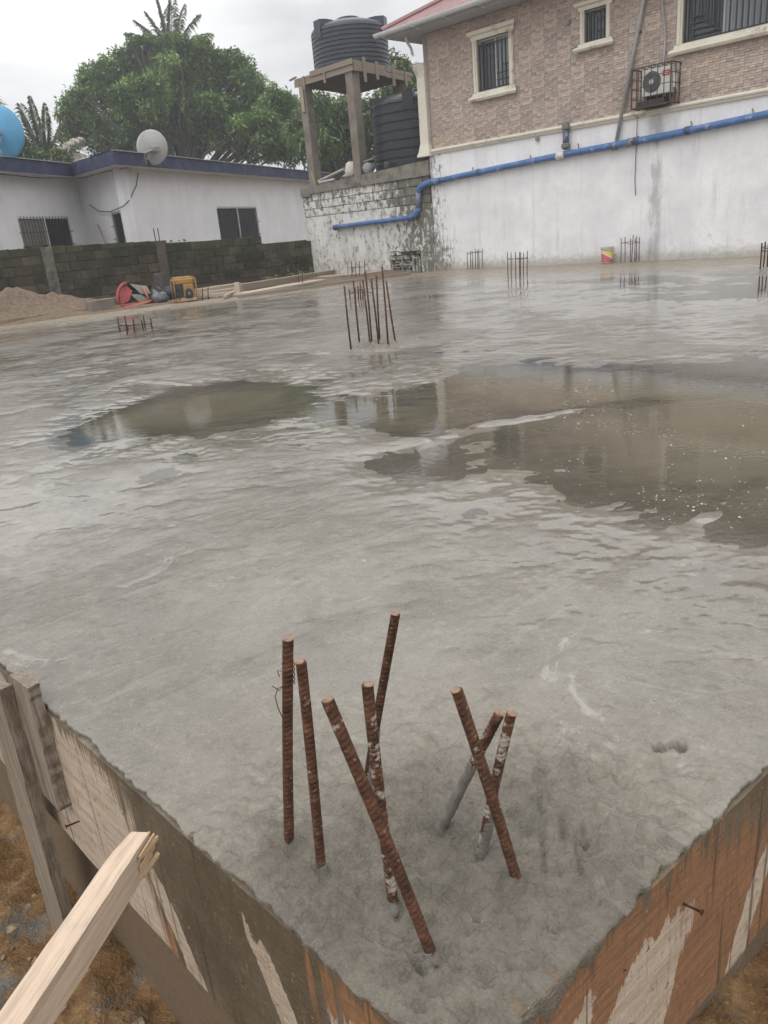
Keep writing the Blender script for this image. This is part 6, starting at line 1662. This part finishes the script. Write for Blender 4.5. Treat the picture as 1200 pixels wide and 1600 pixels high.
# generator
gq = on_z(291, 471, 0.0); gen = thing('generator', 'yellow portable generator in a tube frame beside the dark wall', 'generator', (gq[0], gq[1], 0.02), math.radians(22))
M_YEL = simple('dusty_yellow_paint', (.36, .215, .06), .6, .2, 10, dirt=(.25, .18, .10), dirt_amt=.3); M_BLK = simple('black_engine', (.035, .035, .038), .6, .4, 20); M_GRYM = simple('grey_engine_metal', (.20, .19, .175), .5, .3, 14)
gw, gd, gh = .60, .46, .50; gen.scale = (.74, .74, .92)
for y in (-gd / 2, gd / 2):
    MB().tube([(-gw / 2, y, .03), (-gw / 2, y, gh - .06), (-gw / 2 + .06, y, gh), (gw / 2 - .06, y, gh), (gw / 2, y, gh - .06), (gw / 2, y, .03), (gw / 2 - .05, y, .0), (-gw / 2 + .05, y, .0), (-gw / 2, y, .03)], .016, 7).build('tube_frame', M_YEL, gen, True)
for x in (-gw / 2, gw / 2):
    for z in (.02, gh - .05): MB().tube([(x, -gd / 2, z), (x, gd / 2, z)], .014, 6).build('cross_tube', M_YEL, gen)
MB().box((-.01, 0, gh - .085), (gw * .86, gd * .86, .13), None, .03).build('fuel_tank', M_YEL, gen); MB().lathe([(.04, 0), (.04, .03)], 12, (.05, 0, gh - .02)).build('fuel_cap', M_BLK, gen)
MB().box((.10, .0, .20), (.26, .34, .28), None, .03).build('engine_block', M_GRYM, gen)
ec = MB().box((.08, -.19, .22), (.28, .06, .30), None, .025).build('recoil_cover', M_YEL, gen)
MB().lathe([(.105, 0), (.105, .02), (.085, .03), (.02, .03), (.001, .03)], 18, (.08, -.222, .16), RX).build('starter_grille', M_BLK, gen)
MB().lathe([(.035, .031), (.001, .036)], 10, (.08, -.222, .16), RX).build('starter_hub', M_GRYM, gen)
MB().box((-.18, -.05, .20), (.20, .30, .24), None, .02).build('alternator', M_BLK, gen); MB().box((-.18, -.21, .30), (.18, .03, .12), None, .008).build('control_panel', M_BLK, gen)
MB().box((.05, -.05, .03), (.44, .30, .05), None, .01).build('engine_mount', simple('pale_mount', (.42, .36, .25), .6), gen)
# red wheelbarrow with grey sheet metal, lying tipped over
wq = on_z(218, 476, 0.0); wb = thing('wheelbarrow', 'tipped wheelbarrow with red rimmed grey tray and orange handles at the slab edge', 'wheelbarrow', (wq[0], wq[1], .0), math.radians(24))
M_RED = simple('worn_red_paint', (.29, .05, .05), .6, .25, 10, dirt=(.30, .16, .13), dirt_amt=.25); M_ORG = simple('orange_tube_paint', (.42, .14, .075), .6, .2, 10); M_GRN = simple('grey_green_tray', (.19, .20, .17), .55, .25, 8); M_GRND = simple('dark_tray_inside', (.09, .085, .08), .7, .3, 8)
# tray: tapered pan lying on its side, opening to the slab
tr = MB(); rim = [(-.42, -.14, .02), (.28, -.18, .05), (.34, -.02, .34), (-.18, .02, .46), (-.36, -.04, .36)]; bot = [(-.22, .34, .04), (.22, .32, .06), (.24, .36, .24), (-.06, .38, .30), (-.20, .36, .24)]
n = 5; vs = rim + bot; tr.add(vs, [(k, (k + 1) % n, n + (k + 1) % n, n + k) for k in range(n)] + [tuple(range(n, 2 * n))]); tr.build('tray', M_GRN, wb)
MB().tube([rim[1], (-.1, -.17, .03), rim[0]], .026, 7).tube([rim[0], (-.44, -.1, .18), rim[4], (-.27, -.02, .44), rim[3]], .034, 7).build('tray_rim', M_RED, wb, True)
MB().add([(-.40, -.13, .03), (-.36, -.05, .34), (-.20, .02, .43), (-.10, -.04, .30), (-.22, -.08, .10)], [(0, 4, 3, 2, 1)]).add([(-.38, -.12, .05), (-.2, -.1, .12), (-.10, -.06, .3), (-.2, .30, .2), (-.3, .2, .06)], [(0, 1, 2, 3, 4)]).build('tray_side', M_RED, wb)
MB().add([(-.12, .00, .44), (.22, -.03, .36), (.26, -.10, .20), (.06, -.08, .22)], [(0, 1, 2, 3)]).add([(.0, -.12, .05), (.22, -.14, .06), (.06, -.1, .20), (-.16, -.08, .24)], [(0, 1, 2, 3)]).build('sheet_flap', M_GRN, wb)
MB().tube([(.20, -.17, .04), (.15, -.10, .26), (.13, -.05, .34)], .028, 7).build('stay', M_ORG, wb, True)
MB().tube([(.48, -.12, .10), (.1, -.20, .03), (-.34, -.26, -.01), (-.40, -.34, -.06), (-.44, -.40, -.13)], .024, 7).build('handle', M_ORG, wb, True)
MB().tube([(.46, .14, .07), (-.05, .20, .03), (-.30, .16, .0)], .022, 7).build('handle', M_ORG, wb, True)
MB().add([(.30, -.02, .02), (.62, .02, .03), (.58, .22, .20), (.30, .2, .30)], [(0, 1, 2, 3)]).build('sheet_flap', M_GRN, wb)
wl_ = MB().lathe([(.10, -.03), (.15, -.035), (.165, 0), (.15, .035), (.10, .03)], 18, (.52, .20, .16), Matrix.Rotation(math.radians(70), 3, 'Y')).build('wheel', M_BLK, wb)
# blue sack and column stub by it
q = on_z(252, 473); m_ = MB().ball((0, 0, .10), .17, 10, 7, .7, .03); o = m_.build('blue_sack', simple('blue_grey_plastic_sack', (.12, .122, .14), .6, .4, 10), None, True); o.location = (q[0], q[1], .0); tag(o, 'blue grey plastic sack slumped at the foot of the column', 'sack')
q = on_z(268, 468); m_ = MB().ball((0, 0, .14), .17, 9, 7, .9, .03); o = m_.build('blue_sack', simple('dark_blue_cloth', (.035, .04, .058), .7, .4, 10), None, True); o.location = (q[0], q[1], .0); tag(o, 'dark blue sack pressed against the yellow generator', 'sack')
q = on_z(251, 470); o = MB().box((0, 0, .26), (.20, .20, .62), None, .01).build('column_stub', simple('purplish_wet_concrete', (.075, .06, .06), .8, .35, 8, bump=.4)); o.location = (q[0], q[1] + .25, 0); tag(o, 'dark reddish column stub between wheelbarrow and generator', 'column stub')
# leaning stick
a = on_z(150, 472); b = on_y(143, 440, a[1] + .3); o = MB().tube([tuple(a), tuple(b)], .018, 6).build('stick', M_TIMBER_OLD); tag(o, 'thin stick leaning near the dirt mound', 'stick')
# timber
def plank(label, p, q, w, h, mat, z0=.02, z1=.02, grp='loose timber along the far slab edge'):
    a = on_z(*p, z0); b = on_z(*q, z1); o = MB().bar(tuple(a + np.array([0, 0, h / 2])), tuple(b + np.array([0, 0, h / 2])), w, h, (0, 0, 1), .004).build('plank', mat); tag(o, label, 'plank', grp)
M_TPALE = mat_timber('pale_dusty_timber', (.44, .37, .29), .3)
plank('long thick grey log like timber before the dark wall end', (375, 455), (520, 431), .20, .15, M_TIMBER_GREY)
plank('broad pale plank lying along the far edge of the slab', (376, 462), (500, 440), .40, .05, M_TPALE)
plank('thin dark edged board right at the far slab edge', (372, 466), (640, 429), .06, .06, M_TIMBER_GREY)
plank('pale board by the foot of the block wall', (470, 437), (600, 425), .30, .04, M_TPALE, .03, .03)
plank('uppermost pale board of the small timber pile', (312, 459), (372, 449), .16, .10, M_TPALE, .10, .08)
plank('middle board of the small timber pile', (318, 463), (368, 455), .12, .08, M_TPALE, .05, .05)
plank('front white board of the small timber pile', (312, 466), (362, 461), .10, .07, M_TPALE)
plank('short slanting board end at the front of the pile', (352, 466), (372, 456), .08, .06, M_TIMBER_OLD)
q = on_z(372.5, 463); o = MB().box((0, 0, .13), (.10, .09, .30), None, .006).build('timber_post', M_TPALE); o.location = (q[0], q[1], 0); tag(o, 'short pale square post standing at the end of the timber pile', 'post')
for (px_, py_, r_, lb) in ((570, 425, .22, 'heap of dark rubble at the foot of the block wall'), (378, 456, .06, 'round pale stone on the planks')):
    q = on_z(px_, py_); m_ = MB()
    for k in range(9 if r_ > .1 else 1): m_.ball((random.uniform(-r_, r_) * 1.6, random.uniform(-r_, r_), .06 + random.random() * r_ * .4), r_ * random.uniform(.4, .6), 7, 5, .7, r_ * .08)
    o = m_.build('rubble_heap' if r_ > .1 else 'rubble_stone', simple('rubble_' + str(px_), (.13, .11, .09) if r_ > .1 else (.45, .42, .37), .9, .4, 9)); o.location = (q[0], q[1], 0); tag(o, lb, 'rubble' if r_ > .1 else 'stone')

# ================================================================== HUMID AIR
hz_ = MB().box((0, 300, 8.0), (1480, 1480, 20.4)).build('haze', None)
tag(hz_, 'thin humid haze after the rain', None, None, 'stuff')
hm = bpy.data.materials.new('humid_haze'); hm.use_nodes = True; ht = hm.node_tree
ht.nodes.remove(ht.nodes['Principled BSDF']); pv = ht.nodes.new('ShaderNodeVolumePrincipled'); pv.inputs['Color'].default_value = (.95, .97, 1, 1); pv.inputs['Density'].default_value = 0.0024; pv.inputs['Anisotropy'].default_value = 0.3
ht.links.new(pv.outputs[0], ht.nodes['Material Output'].inputs['Volume']); hz_.data.materials.append(hm)
